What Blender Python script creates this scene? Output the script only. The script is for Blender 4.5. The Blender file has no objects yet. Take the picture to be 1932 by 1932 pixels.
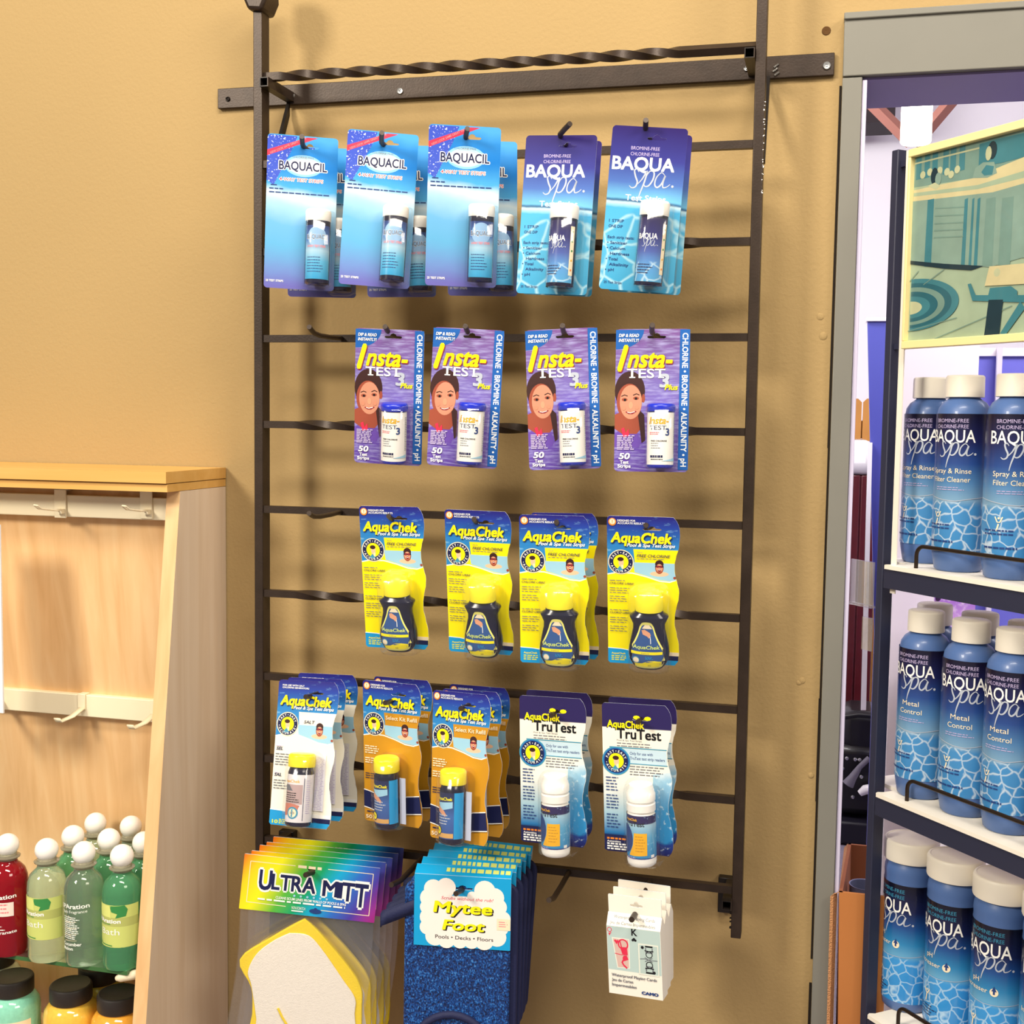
import bpy, bmesh, math, random
from mathutils import Vector, Matrix, geometry
random.seed(7)
SC = bpy.context.scene; COL = SC.collection
PI = math.pi

# ------------------------------------------------------------------ camera
F = 2310.0
YAW, PITCH, ROLL = -.2527, -.0771, .0137
CAM = Vector((.6923, -1.3945, 1.55))
_fw = Vector((math.sin(YAW)*math.cos(PITCH), math.cos(YAW)*math.cos(PITCH), math.sin(PITCH)))
_r0 = Vector((math.cos(YAW), -math.sin(YAW), 0)); _u0 = _r0.cross(_fw)
CR = math.cos(ROLL)*_r0 + math.sin(ROLL)*_u0
CU = -math.sin(ROLL)*_r0 + math.cos(ROLL)*_u0
CW = _fw
cd = bpy.data.cameras.new('camera'); cam = bpy.data.objects.new('camera', cd); COL.objects.link(cam)
cd.sensor_width = 36; cd.lens = F*36/1932; cd.clip_start = .02; cd.clip_end = 60
m3 = Matrix((CR, CU, -CW)).transposed()
cam.matrix_world = Matrix.Translation(CAM) @ m3.to_4x4()
SC.camera = cam

# ------------------------------------------------------------------ light
SC.view_settings.view_transform = 'Standard'; SC.view_settings.look = 'None'
SC.view_settings.gamma = 1; SC.view_settings.use_curve_mapping = False
SC.view_settings.exposure = .17
W = bpy.data.worlds.new('world'); SC.world = W; W.use_nodes = True
W.node_tree.nodes['Background'].inputs[0].default_value = (1.0, .90, .76, 1)
W.node_tree.nodes['Background'].inputs[1].default_value = .26

def area(name, loc, target, sx, sy, power, col):
    l = bpy.data.lights.new(name, 'AREA'); l.shape = 'RECTANGLE'; l.size = sx; l.size_y = sy
    l.energy = power; l.color = col
    o = bpy.data.objects.new(name, l); COL.objects.link(o); o.location = loc
    o.rotation_euler = (Vector(target)-Vector(loc)).to_track_quat('-Z', 'Y').to_euler()
    return o
area('ceiling_lamp_main', (-1.7, -2.9, 3.25), (.25, .07, 1.7), .75, .75, 104, (1.0, .92, .78))
area('ceiling_lamp_near', (.55, -1.25, 3.05), (.25, .05, 1.4), 1.2, .3, 36, (1.0, .92, .80))
area('ceiling_lamp_right', (2.3, -1.8, 2.9), (.1, .0, 1.2), 1.1, .7, 35, (1.0, .90, .76))
area('back_room_lamp', (1.7, .75, 2.85), (1.2, 2.4, 1.2), 1.4, 1.0, 62, (.96, .93, 1.0))
area('back_room_lamp_side', (-.2, 2.2, 2.95), (.8, 4.4, 1.6), 1.2, .8, 85, (1.0, .97, .94))

# ------------------------------------------------------------------ helpers
def at(px, py, Y):
    d = CW + CR*((px-966)/F) - CU*((py-966)/F)
    return CAM + d*((Y-CAM.y)/d.y)
def atz(px, py, Z):
    d = CW + CR*((px-966)/F) - CU*((py-966)/F)
    return CAM + d*((Z-CAM.z)/d.z)

def lin(c):
    if isinstance(c, str):
        c = [int(c[i:i+2], 16) for i in (0, 2, 4)]
    return tuple(((v/255)/12.92 if v/255 <= .04045 else ((v/255+.055)/1.055)**2.4) for v in c[:3]) + (1,)

MATS = {}
def mat(name, col='808080', rough=.5, metal=0, spec=.5, bump=None, var=None, trans=0, ior=1.45, emit=0, coat=0, alpha=1):
    if name in MATS: return MATS[name]
    m = bpy.data.materials.new(name); m.use_nodes = True; nt = m.node_tree; b = nt.nodes['Principled BSDF']
    c = lin(col)
    b.inputs['Base Color'].default_value = c; b.inputs['Roughness'].default_value = rough
    b.inputs['Metallic'].default_value = metal; b.inputs['Specular IOR Level'].default_value = spec
    b.inputs['Transmission Weight'].default_value = trans; b.inputs['IOR'].default_value = ior
    b.inputs['Coat Weight'].default_value = coat; b.inputs['Alpha'].default_value = alpha
    if emit:
        b.inputs['Emission Color'].default_value = c; b.inputs['Emission Strength'].default_value = emit
    if var or bump:
        tc = nt.nodes.new('ShaderNodeTexCoord')
        n = nt.nodes.new('ShaderNodeTexNoise'); nt.links.new(tc.outputs['Object'], n.inputs['Vector'])
        sc_, amt = (var if var else (bump[0], 0)); n.inputs['Scale'].default_value = sc_; n.inputs['Detail'].default_value = 4
        if var:
            mx = nt.nodes.new('ShaderNodeMix'); mx.data_type = 'RGBA'
            mx.inputs['A'].default_value = tuple(v*(1-amt) for v in c[:3])+(1,)
            mx.inputs['B'].default_value = tuple(min(1, v*(1+amt)) for v in c[:3])+(1,)
            nt.links.new(n.outputs['Fac'], mx.inputs['Factor']); nt.links.new(mx.outputs['Result'], b.inputs['Base Color'])
        if bump:
            n2 = nt.nodes.new('ShaderNodeTexNoise'); n2.inputs['Scale'].default_value = bump[0]; n2.inputs['Detail'].default_value = 3
            nt.links.new(tc.outputs['Object'], n2.inputs['Vector'])
            bp = nt.nodes.new('ShaderNodeBump'); bp.inputs['Strength'].default_value = bump[1]; bp.inputs['Distance'].default_value = bump[2]
            nt.links.new(n2.outputs['Fac'], bp.inputs['Height']); nt.links.new(bp.outputs['Normal'], b.inputs['Normal'])
    MATS[name] = m; return m

def ramp(nt, stops, interp='LINEAR'):
    r = nt.nodes.new('ShaderNodeValToRGB'); r.color_ramp.interpolation = interp
    e = r.color_ramp.elements
    while len(e) < len(stops): e.new(.5)
    for k, (p, c) in enumerate(stops):
        e[k].position = p; e[k].color = lin(c)
    return r

def gmat(name, stops, lo, hi, direction=(0, 0, 1), rough=.35, wobble=0, wscale=(40, 40, 40), coat=.0,
         caust=None, noise=None, stretch=None, interp='LINEAR'):
    """printed artwork: colour ramp along a direction of the object's own coordinates.
    caust=(z below which, colour, scale)  noise=(colour, scale vec, threshold lo, hi, zlo, zhi)"""
    if name in MATS: return MATS[name]
    m = bpy.data.materials.new(name); m.use_nodes = True; nt = m.node_tree; b = nt.nodes['Principled BSDF']
    b.inputs['Roughness'].default_value = rough; b.inputs['Coat Weight'].default_value = coat
    tc = nt.nodes.new('ShaderNodeTexCoord')
    dt = nt.nodes.new('ShaderNodeVectorMath'); dt.operation = 'DOT_PRODUCT'; dt.inputs[1].default_value = direction
    nt.links.new(tc.outputs['Object'], dt.inputs[0])
    mr = nt.nodes.new('ShaderNodeMapRange'); mr.inputs['From Min'].default_value = lo; mr.inputs['From Max'].default_value = hi
    src = dt.outputs['Value']
    if wobble:
        mp = nt.nodes.new('ShaderNodeVectorMath'); mp.operation = 'MULTIPLY'; mp.inputs[1].default_value = wscale
        nt.links.new(tc.outputs['Object'], mp.inputs[0])
        nz = nt.nodes.new('ShaderNodeTexNoise'); nz.inputs['Scale'].default_value = 1; nz.inputs['Detail'].default_value = 3
        nt.links.new(mp.outputs[0], nz.inputs['Vector'])
        ma = nt.nodes.new('ShaderNodeMath'); ma.operation = 'MULTIPLY_ADD'; ma.inputs[1].default_value = wobble; 
        sb = nt.nodes.new('ShaderNodeMath'); sb.operation = 'SUBTRACT'; sb.inputs[1].default_value = .5
        nt.links.new(nz.outputs['Fac'], sb.inputs[0]); nt.links.new(sb.outputs[0], ma.inputs[0]); nt.links.new(src, ma.inputs[2]); src = ma.outputs[0]
    nt.links.new(src, mr.inputs['Value'])
    r = ramp(nt, stops, interp); nt.links.new(mr.outputs['Result'], r.inputs['Fac'])
    out = r.outputs['Color']
    def mask_below(z0, z1):
        q = nt.nodes.new('ShaderNodeMapRange'); q.inputs['From Min'].default_value = z0; q.inputs['From Max'].default_value = z1
        q.inputs['To Min'].default_value = 1; q.inputs['To Max'].default_value = 0
        nt.links.new(dt.outputs['Value'], q.inputs['Value']); return q.outputs['Result']
    if caust:
        z0, colr, scl = caust[:3]
        nz = nt.nodes.new('ShaderNodeTexNoise'); nz.inputs['Scale'].default_value = scl*.7
        nt.links.new(tc.outputs['Object'], nz.inputs['Vector'])
        ad = nt.nodes.new('ShaderNodeVectorMath'); ad.operation = 'MULTIPLY_ADD'; ad.inputs[1].default_value = (.9/scl,)*3
        nt.links.new(nz.outputs['Color'], ad.inputs[0]); nt.links.new(tc.outputs['Object'], ad.inputs[2])
        v = nt.nodes.new('ShaderNodeTexVoronoi'); v.feature = 'DISTANCE_TO_EDGE'; v.inputs['Scale'].default_value = scl
        nt.links.new(ad.outputs[0], v.inputs['Vector'])
        q = nt.nodes.new('ShaderNodeMapRange'); q.inputs['From Min'].default_value = .006; q.inputs['From Max'].default_value = .085
        q.inputs['To Min'].default_value = .75; q.inputs['To Max'].default_value = 0
        nt.links.new(v.outputs['Distance'], q.inputs['Value'])
        mu = nt.nodes.new('ShaderNodeMath'); mu.operation = 'MULTIPLY'
        nt.links.new(q.outputs['Result'], mu.inputs[0]); nt.links.new(mask_below(z0-.003, z0), mu.inputs[1])
        mx = nt.nodes.new('ShaderNodeMix'); mx.data_type = 'RGBA'; mx.inputs['B'].default_value = lin(colr)
        nt.links.new(mu.outputs[0], mx.inputs['Factor']); nt.links.new(out, mx.inputs['A']); out = mx.outputs['Result']
    if noise:
        colr, scv, tlo, thi = noise[:4]
        mp = nt.nodes.new('ShaderNodeVectorMath'); mp.operation = 'MULTIPLY'; mp.inputs[1].default_value = scv
        nt.links.new(tc.outputs['Object'], mp.inputs[0])
        nz = nt.nodes.new('ShaderNodeTexNoise'); nz.inputs['Scale'].default_value = 1; nz.inputs['Detail'].default_value = 4
        nt.links.new(mp.outputs[0], nz.inputs['Vector'])
        q = nt.nodes.new('ShaderNodeMapRange'); q.inputs['From Min'].default_value = tlo; q.inputs['From Max'].default_value = thi
        nt.links.new(nz.outputs['Fac'], q.inputs['Value'])
        fac = q.outputs['Result']
        if len(noise) > 4:
            mu = nt.nodes.new('ShaderNodeMath'); mu.operation = 'MULTIPLY'
            q2 = nt.nodes.new('ShaderNodeMapRange'); q2.inputs['From Min'].default_value = noise[4]; q2.inputs['From Max'].default_value = noise[5]
            nt.links.new(dt.outputs['Value'], q2.inputs['Value'])
            nt.links.new(fac, mu.inputs[0]); nt.links.new(q2.outputs['Result'], mu.inputs[1]); fac = mu.outputs[0]
        mx = nt.nodes.new('ShaderNodeMix'); mx.data_type = 'RGBA'; mx.inputs['B'].default_value = lin(colr)
        nt.links.new(fac, mx.inputs['Factor']); nt.links.new(out, mx.inputs['A']); out = mx.outputs['Result']
    nt.links.new(out, b.inputs['Base Color'])
    MATS[name] = m; return m

def film(name, col='FFFFFF', refl=.10, tint=.0, rough=.06):
    """thin clear plastic sheet: mostly see-through with a gloss coat"""
    if name in MATS: return MATS[name]
    m = bpy.data.materials.new(name); m.use_nodes = True; nt = m.node_tree; nt.nodes.clear()
    o = nt.nodes.new('ShaderNodeOutputMaterial'); t = nt.nodes.new('ShaderNodeBsdfTransparent')
    g = nt.nodes.new('ShaderNodeBsdfGlossy'); g.inputs['Roughness'].default_value = rough
    dfu = nt.nodes.new('ShaderNodeBsdfDiffuse'); dfu.inputs['Color'].default_value = lin(col)
    m1 = nt.nodes.new('ShaderNodeMixShader'); m1.inputs[0].default_value = tint
    m2 = nt.nodes.new('ShaderNodeMixShader')
    lw = nt.nodes.new('ShaderNodeLayerWeight'); lw.inputs['Blend'].default_value = .35
    mr = nt.nodes.new('ShaderNodeMapRange'); mr.inputs['To Min'].default_value = refl; mr.inputs['To Max'].default_value = min(.6, refl*5)
    nt.links.new(lw.outputs['Facing'], mr.inputs['Value']); nt.links.new(mr.outputs['Result'], m2.inputs[0])
    nt.links.new(t.outputs[0], m1.inputs[1]); nt.links.new(dfu.outputs[0], m1.inputs[2])
    nt.links.new(m1.outputs[0], m2.inputs[1]); nt.links.new(g.outputs[0], m2.inputs[2]); nt.links.new(m2.outputs[0], o.inputs[0])
    MATS[name] = m; return m

class MB:
    """collects shapes and links them as one mesh object"""
    def __init__(s): s.v = []; s.f = []; s.mi = []; s.m = []
    def _m(s, m):
        if m not in s.m: s.m.append(m)
        return s.m.index(m)
    def add(s, vs, fs, m):
        k = len(s.v); s.v += [tuple(v) for v in vs]; i = s._m(m)
        for f in fs: s.f.append([k+j for j in f]); s.mi.append(i)
        return s
    def box(s, a, b, m, M=None):
        x0, y0, z0 = a; x1, y1, z1 = b
        vs = [Vector(p) for p in ((x0,y0,z0),(x1,y0,z0),(x1,y1,z0),(x0,y1,z0),(x0,y0,z1),(x1,y0,z1),(x1,y1,z1),(x0,y1,z1))]
        if M: vs = [M @ v for v in vs]
        return s.add(vs, [(0,3,2,1),(4,5,6,7),(0,1,5,4),(1,2,6,5),(2,3,7,6),(3,0,4,7)], m)
    def prism(s, pts, m, a, b, fn=None):
        """pts: 2D outline (x,z) ccw; extruded in y from a (front) to b (back)"""
        fn = fn or (lambda x, y, z: (x, y, z)); n = len(pts)
        vs = [fn(x, a, z) for x, z in pts] + [fn(x, b, z) for x, z in pts]
        return s.add(vs, [tuple(range(n)), tuple(range(2*n-1, n-1, -1))] + [(j, j+n, (j+1) % n+n, (j+1) % n) for j in range(n)], m)
    def lathe(s, prof, m, c=(0,0,0), seg=32, sx=1, sy=1):
        n = len(prof); vs = []; fs = []
        for j in range(seg):
            a = 2*PI*j/seg
            for r, z in prof: vs.append((c[0]+r*sx*math.cos(a), c[1]+r*sy*math.sin(a), c[2]+z))
        for j in range(seg):
            k = (j+1) % seg
            for i in range(n-1): fs.append((j*n+i, k*n+i, k*n+i+1, j*n+i+1))
        if prof[0][0] > 1e-6: fs.append(tuple(j*n for j in reversed(range(seg))))
        if prof[-1][0] > 1e-6: fs.append(tuple(j*n+n-1 for j in range(seg)))
        return s.add(vs, fs, m)
    def tube(s, pts, r, m, seg=8, closed=False):
        pts = [Vector(p) for p in pts]; n = len(pts); vs = []; fs = []
        up = None
        for i, p in enumerate(pts):
            if closed: t = (pts[(i+1) % n]-pts[i-1]).normalized()
            else: t = (pts[min(i+1, n-1)]-pts[max(i-1, 0)]).normalized()
            if up is None: up = Vector((0,0,1)) if abs(t.z) < .9 else Vector((0,1,0))
            a = t.cross(up).normalized(); up = a.cross(t).normalized()
            rr = r[i] if isinstance(r, (list, tuple)) else r
            for j in range(seg):
                an = 2*PI*j/seg; vs.append(p + a*(rr*math.cos(an)) + up*(rr*math.sin(an)))
        for i in range(n if closed else n-1):
            for j in range(seg):
                a0 = i*seg+j; a1 = i*seg+(j+1) % seg; b0 = ((i+1) % n)*seg+j; b1 = ((i+1) % n)*seg+(j+1) % seg
                fs.append((a0, a1, b1, b0))
        if not closed:
            fs.append(tuple(range(seg-1, -1, -1))); fs.append(tuple(range((n-1)*seg, n*seg)))
        return s.add(vs, fs, m)
    def twist(s, x0, x1, y, z, half, m, t0=None, t1=None, turns=0, z1=None, n=160):
        """square bar along x, twisted between t0 and t1"""
        z1 = z if z1 is None else z1; vs = []; fs = []
        for i in range(n+1):
            f = i/n; x = x0+(x1-x0)*f; ang = 0
            if turns:
                g = min(1, max(0, (x-t0)/(t1-t0))); g = g+.0*g; ang = g*turns*PI/2
            rr = half*1.41421*(1.0)
            for j in range(4):
                a = PI/4+j*PI/2+ang; vs.append((x, y+rr*math.cos(a), z+(z1-z)*f+rr*math.sin(a)))
        for i in range(n):
            for j in range(4):
                fs.append((i*4+j, i*4+(j+1) % 4, (i+1)*4+(j+1) % 4, (i+1)*4+j))
        fs += [(3,2,1,0), tuple(n*4+j for j in range(4))]
        return s.add(vs, fs, m)
    def build(s, name, parent=None, smooth=40, bevel=0, recalc=True):
        me = bpy.data.meshes.new(name); me.from_pydata(s.v, [], s.f)
        for m in s.m: me.materials.append(m)
        me.polygons.foreach_set('material_index', s.mi)
        if recalc:
            bm = bmesh.new(); bm.from_mesh(me); bmesh.ops.recalc_face_normals(bm, faces=bm.faces); bm.to_mesh(me); bm.free()
        if smooth:
            me.polygons.foreach_set('use_smooth', [True]*len(me.polygons)); me.set_sharp_from_angle(angle=math.radians(smooth))
        me.update()
        o = bpy.data.objects.new(name, me); COL.objects.link(o); o.parent = parent
        if bevel:
            b = o.modifiers.new('bevel', 'BEVEL'); b.width = bevel; b.segments = 2; b.limit_method = 'ANGLE'; b.angle_limit = math.radians(40)
        return o

def tag(o, label=None, cat=None, group=None, kind=None):
    if label: o['label'] = label
    if cat: o['category'] = cat
    if group: o['group'] = group
    if kind: o['kind'] = kind
    return o
def empty(name, loc=(0,0,0), rot=(0,0,0)):
    o = bpy.data.objects.new(name, None); COL.objects.link(o); o.location = loc; o.rotation_euler = rot
    o.empty_display_size = .02; return o
def children(o): return [c for c in bpy.data.objects if c.parent == o]
def copy_tree(o, parent=None):
    kids = children(o)
    c = o.copy(); COL.objects.link(c); c.parent = parent
    for ch in kids: copy_tree(ch, c)
    return c

# ---- flat artwork -------------------------------------------------
_TC = {}
def text_mesh(body, bold, shear, space=1.0):
    k = (body, bold, shear, space)
    if k not in _TC:
        c = bpy.data.curves.new('t', 'FONT'); c.body = body; c.resolution_u = 3; c.offset = bold; c.shear = shear; c.space_character = space
        o = bpy.data.objects.new('t', c); me = bpy.data.meshes.new_from_object(o)
        vs = [(v.co.x, v.co.y) for v in me.vertices]; fs = [tuple(p.vertices) for p in me.polygons]
        bpy.data.objects.remove(o); bpy.data.curves.remove(c); bpy.data.meshes.remove(me)
        _TC[k] = (vs, fs)
    return _TC[k]

def catmull(P, n=8):
    P = [P[0]]+list(P)+[P[-1]]; out = []
    for i in range(1, len(P)-2):
        p0, p1, p2, p3 = P[i-1:i+3]
        for k in range(n):
            t = k/n
            out.append(tuple(.5*((2*p1[j])+(-p0[j]+p2[j])*t+(2*p0[j]-5*p1[j]+4*p2[j]-p3[j])*t*t+(-p0[j]+3*p1[j]-3*p2[j]+p3[j])*t**3) for j in (0, 1)))
    out.append(P[-2]); return out

class Art:
    """flat print in card units: u 0..1 left to right, v 0..1 top to bottom"""
    def __init__(s, w, h): s.w = w; s.h = h; s.items = []; s.L = 0
    def P(s, u, v): return ((u-.5)*s.w, (.5-v)*s.h)
    def raw(s, vs, fs, m, dl=1):
        s.L += dl if dl > 0 else .3; s.items.append((vs, fs, m, s.L))
    def poly(s, uv, m, dl=1):
        vs = [s.P(*p) for p in uv]
        a = sum(vs[i][0]*vs[(i+1) % len(vs)][1]-vs[(i+1) % len(vs)][0]*vs[i][1] for i in range(len(vs)))
        if a < 0: vs = vs[::-1]
        tri = geometry.tessellate_polygon([[Vector((x, y, 0)) for x, y in vs]]) if len(vs) > 4 else [tuple(range(len(vs)))]
        s.raw(vs, [tuple(t) for t in tri], m, dl)
    def rect(s, u0, v0, u1, v1, m, dl=1): s.poly([(u0, v1), (u1, v1), (u1, v0), (u0, v0)], m, dl)
    def ell(s, u, v, ru, m, rv=None, n=20, dl=1, a0=0, a1=2*PI, rot=0):
        """ru in width units; rv in width units too (so circles stay round)"""
        rv = ru if rv is None else rv; k = s.w/s.h; pts = []
        for i in range(n):
            a = a0+(a1-a0)*i/(n if a1-a0 > 6.2 else n-1)
            x = ru*math.cos(a); y = rv*math.sin(a)
            X = x*math.cos(rot)-y*math.sin(rot); Y = x*math.sin(rot)+y*math.cos(rot)
            pts.append((u+X, v-Y*k))
        s.poly(pts, m, dl)
    def ring(s, u, v, r0, r1, m, n=32, dl=1):
        k = s.w/s.h; vs = []; fs = []
        for i in range(n):
            a = 2*PI*i/n
            vs += [s.P(u+r0*math.cos(a), v-r0*math.sin(a)*k), s.P(u+r1*math.cos(a), v-r1*math.sin(a)*k)]
        for i in range(n):
            j = (i+1) % n; fs.append((2*i, 2*i+1, 2*j+1, 2*j))
        s.raw(vs, fs, m, dl)
    def text(s, body, u, v, h, m, w=None, al='L', bold=0, shear=0, rot=0, dl=1, dx=0, dv=0, space=1.0):
        """v = baseline, h = cap height (v units), w = overall width (u units)"""
        heavy = bold if bold > .022 else 0
        vs, fs = text_mesh(body, 0 if heavy else bold, shear, space)
        if not vs: return
        x0 = min(a for a, b in vs); x1 = max(a for a, b in vs)
        sy = h*s.h/.682; sx = sy if w is None else w*s.w/(x1-x0)
        W_ = (x1-x0)*sx; ox = {'L': 0, 'C': -W_/2, 'R': -W_}[al]
        px, py = s.P(u+dx, v+dv); cr, sr = math.cos(rot), math.sin(rot)
        offs = [(0, 0)]
        if heavy:
            nn = 8 if heavy > .05 else 4; offs += [(heavy*math.cos(2*PI*(k+.5)/nn), heavy*math.sin(2*PI*(k+.5)/nn)) for k in range(nn)]
        for k, (ea, eb) in enumerate(offs):
            out = []
            for a, b in vs:
                X = (a+ea-x0)*sx+ox; Y = (b+eb)*sy
                out.append((px+X*cr-Y*sr, py+X*sr+Y*cr))
            s.raw(out, fs, m, dl if k == 0 else .12)
    def arc(s, body, u, v, r, h, m, a_mid, span, bold=0, inward=False, dl=1):
        n = len(body); s.L += dl-1; base = s.L; k = s.w/s.h
        for i, ch in enumerate(body):
            if ch == ' ': continue
            f = (i-(n-1)/2)/max(1, n-1); a = a_mid-f*span if not inward else a_mid+f*span
            s.L = base+i*.3
            uu = u+r*math.cos(a); vv = v-r*math.sin(a)*k
            s.text(ch, uu, vv, h, m, al='C', bold=bold, rot=(a-PI/2) if not inward else (a+PI/2))
        s.L = base+n*.3+1
    def stroke(s, uv, wd, m, dl=1, taper=False):
        """wd in width units"""
        P = [Vector(s.P(*p)) for p in uv]; vs = []; fs = []; n = len(P)
        for i in range(n):
            t = (P[min(i+1, n-1)]-P[max(i-1, 0)]); t = t.normalized() if t.length > 1e-9 else Vector((1, 0))
            q = Vector((-t.y, t.x))*(wd*s.w/2*(1 if not taper else (.35+.65*math.sin(PI*(i+.5)/n))))
            vs += [tuple(P[i]+q), tuple(P[i]-q)]
        for i in range(n-1): fs.append((2*i, 2*i+1, 2*i+3, 2*i+2))
        s.raw(vs, fs, m, dl)
    def greek(s, u, v, w, n, dv, h, m, seed=1):
        """rows of print too small to read in the photograph"""
        rnd = random.Random(seed); s.L += 1; L = s.L
        for i in range(n):
            x = u; end = u+w*rnd.uniform(.72, 1)
            while x < end:
                wl = rnd.uniform(.03, .09); x2 = min(end, x+wl); s.L = L-1
                s.rect(x, v+i*dv, x2, v+i*dv+h, m); x = x2+.014
        s.L = L
    def spa(s, u, v, w, h, m, wd=.012, dl=1):
        """script 'spa.'"""
        s.L += dl-1; L = s.L
        q = lambda P: [(u+w*a, v+h*b) for a, b in catmull(P, 6)]
        S_ = [(.22,.14),(.17,.05),(.12,.10),(.15,.26),(.20,.42),(.17,.56),(.09,.60),(.03,.54)]
        P1 = [(.20,.50),(.30,.34),(.40,.10),(.36,.40),(.28,.75),(.24,1.0)]
        P2 = [(.37,.30),(.46,.10),(.55,.12),(.55,.30),(.47,.50),(.38,.54),(.34,.44)]
        A1 = [(.80,.20),(.72,.12),(.62,.26),(.59,.46),(.65,.55),(.74,.44),(.81,.20),(.77,.40),(.78,.54),(.86,.52),(.93,.44)]
        for c in (S_, P1, P2, A1): s.stroke(q(c), wd, m, taper=True)
        s.ell(u+w*.985, v+h*.50, wd*.8, m, n=8)
    def emit_flat(s, mb, y0, eps=.000022, fn=None):
        for vs, fs, m, L in s.items:
            y = y0-L*eps
            mb.add([(x, y, z) if fn is None else fn(x, y, z) for x, z in vs], fs, m)
    def emit_curved(s, mb, fn, stepx, stepz=0, eps=.000030):
        """slice the print and wrap it: fn(x, z, lift) -> 3D"""
        for vs, fs, m, L in s.items:
            bm = bmesh.new(); bv = [bm.verts.new((x, z, 0)) for x, z in vs]
            for f in fs:
                try: bm.faces.new([bv[i] for i in f])
                except Exception: pass
            for ax, st in ((0, stepx), (1, stepz)):
                if not st: continue
                lo = min(v.co[ax] for v in bm.verts); hi = max(v.co[ax] for v in bm.verts)
                k = math.ceil(lo/st)
                while k*st < hi:
                    co = [0, 0, 0]; co[ax] = k*st+1e-7; no = [0, 0, 0]; no[ax] = 1
                    bmesh.ops.bisect_plane(bm, geom=bm.verts[:]+bm.edges[:]+bm.faces[:], plane_co=co, plane_no=no, dist=1e-7); k += 1
            bm.verts.ensure_lookup_table(); bm.verts.index_update()
            mb.add([fn(v.co.x, v.co.y, L*eps) for v in bm.verts], [tuple(v.index for v in f.verts) for f in bm.faces], m)
            bm.free()

def cylfn(R, cx=0, cy=0, cz=0, rot=0):
    return lambda x, z, l: (cx+(R+l)*math.sin(x/R+rot), cy-(R+l)*math.cos(x/R+rot), cz+z)

def cyl_patch(mb, R, h, half, m, cx=0, cy=0, cz=0, n=24, rot=0):
    vs = []; fs = []
    for i in range(n+1):
        a = -half+2*half*i/n+rot
        for z in (-h/2, h/2): vs.append((cx+R*math.sin(a), cy-R*math.cos(a), cz+z))
    for i in range(n): fs.append((2*i, 2*i+2, 2*i+3, 2*i+1))
    mb.add(vs, fs, m)
# ------------------------------------------------------------------ setting
def struct(name, mb, **k):
    o = mb.build(name, **k); o['kind'] = 'structure'; return o
M_wall = mat('tan_wall_paint', 'AB9062', rough=.75, spec=.25, var=(3.0, .05), bump=(260, .35, .0015))
M_ext = mat('back_room_white', 'F1EDF2', rough=.8, var=(2, .05))
M_lav = mat('back_room_lavender', 'CFC8E2', rough=.8)
M_trim = mat('grey_trim_paint', '7E7C74', rough=.5, spec=.3, var=(25, .04))
M_dark = mat('gap_dark', '1E140A', rough=.9)
WY = .075
OX, OZ = .7195, 1.934        # opening: left edge and head height
wall = MB()
wall.box((-1.6, WY, 0), (OX, WY+.125, 3.2), M_wall)
wall.box((OX, WY, OZ), (2.4, WY+.125, 3.2), M_wall)
wall.box((2.0, WY, 0), (2.4, WY+.125, OZ), M_wall)
wo = struct('wall_back', wall, smooth=0)
hp = at(1559, 58, WY-.0005); h = MB()
h.lathe([(0, 0), (.0022, .0003), (.0045, .0004), (.005, 0)], mat('nail_hole_dark', '5A3B18', rough=.9), seg=14)
ho = h.build('nail_hole', parent=wo); ho.location = hp; ho.rotation_euler = (PI/2, 0, 0)
for i, (px, py, r_) in enumerate([(1548, 597, .004), (1553, 634, .0045), (1513, 1284, .004), (1530, 1463, .0035), (1507, 1288, .003)]):
    h = MB(); h.lathe([(0, .0009), (r_*.6, .0007), (r_, .0001), (r_*1.05, -.001)], M_wall, seg=16)
    ho = h.build('paint_bump', parent=wo); ho.location = at(px, py, WY-.0003); ho.rotation_euler = (PI/2, 0, 0)
# crack between wall and casing
c = MB(); x = .6925; pts = []
rnd = random.Random(3); z = 1.93; bits = []
while z > .6:
    ln = rnd.uniform(.12, .4); wd = rnd.uniform(.0008, .0019)
    c.box((.6913-wd, WY-.0012, z-ln), (.6925, WY-.0002, z), M_dark); z -= ln+(rnd.uniform(.004, .03) if z < 1.2 else 0)
c.build('crack', parent=wo, smooth=0)

f = MB(); f.box((-3.2, -3.4, -.05), (3.4, 4.7, 0), mat('grey_violet_carpet', '8E8797', rough=.95, spec=.1, var=(90, .25), bump=(300, .6, .004)))
struct('floor', f, smooth=0)
# shell of the room behind the opening
b = MB(); b.box((-1.6, 4.6, 0), (3.3, 4.7, 3.0), M_ext); struct('wall_far', b, smooth=0)
b = MB(); b.box((-1.6, .2, 0), (-1.5, 4.6, 3.0), M_ext); struct('wall_left', b, smooth=0)
b = MB(); b.box((3.2, .2, 0), (3.3, 4.6, 3.0), M_lav); struct('wall_right', b, smooth=0)
b = MB(); b.box((-1.6, .2, 3.0), (3.3, 4.7, 3.05), mat('back_ceiling_panel', 'D5CDD0', rough=.85)); struct('ceiling', b, smooth=0)

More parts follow.
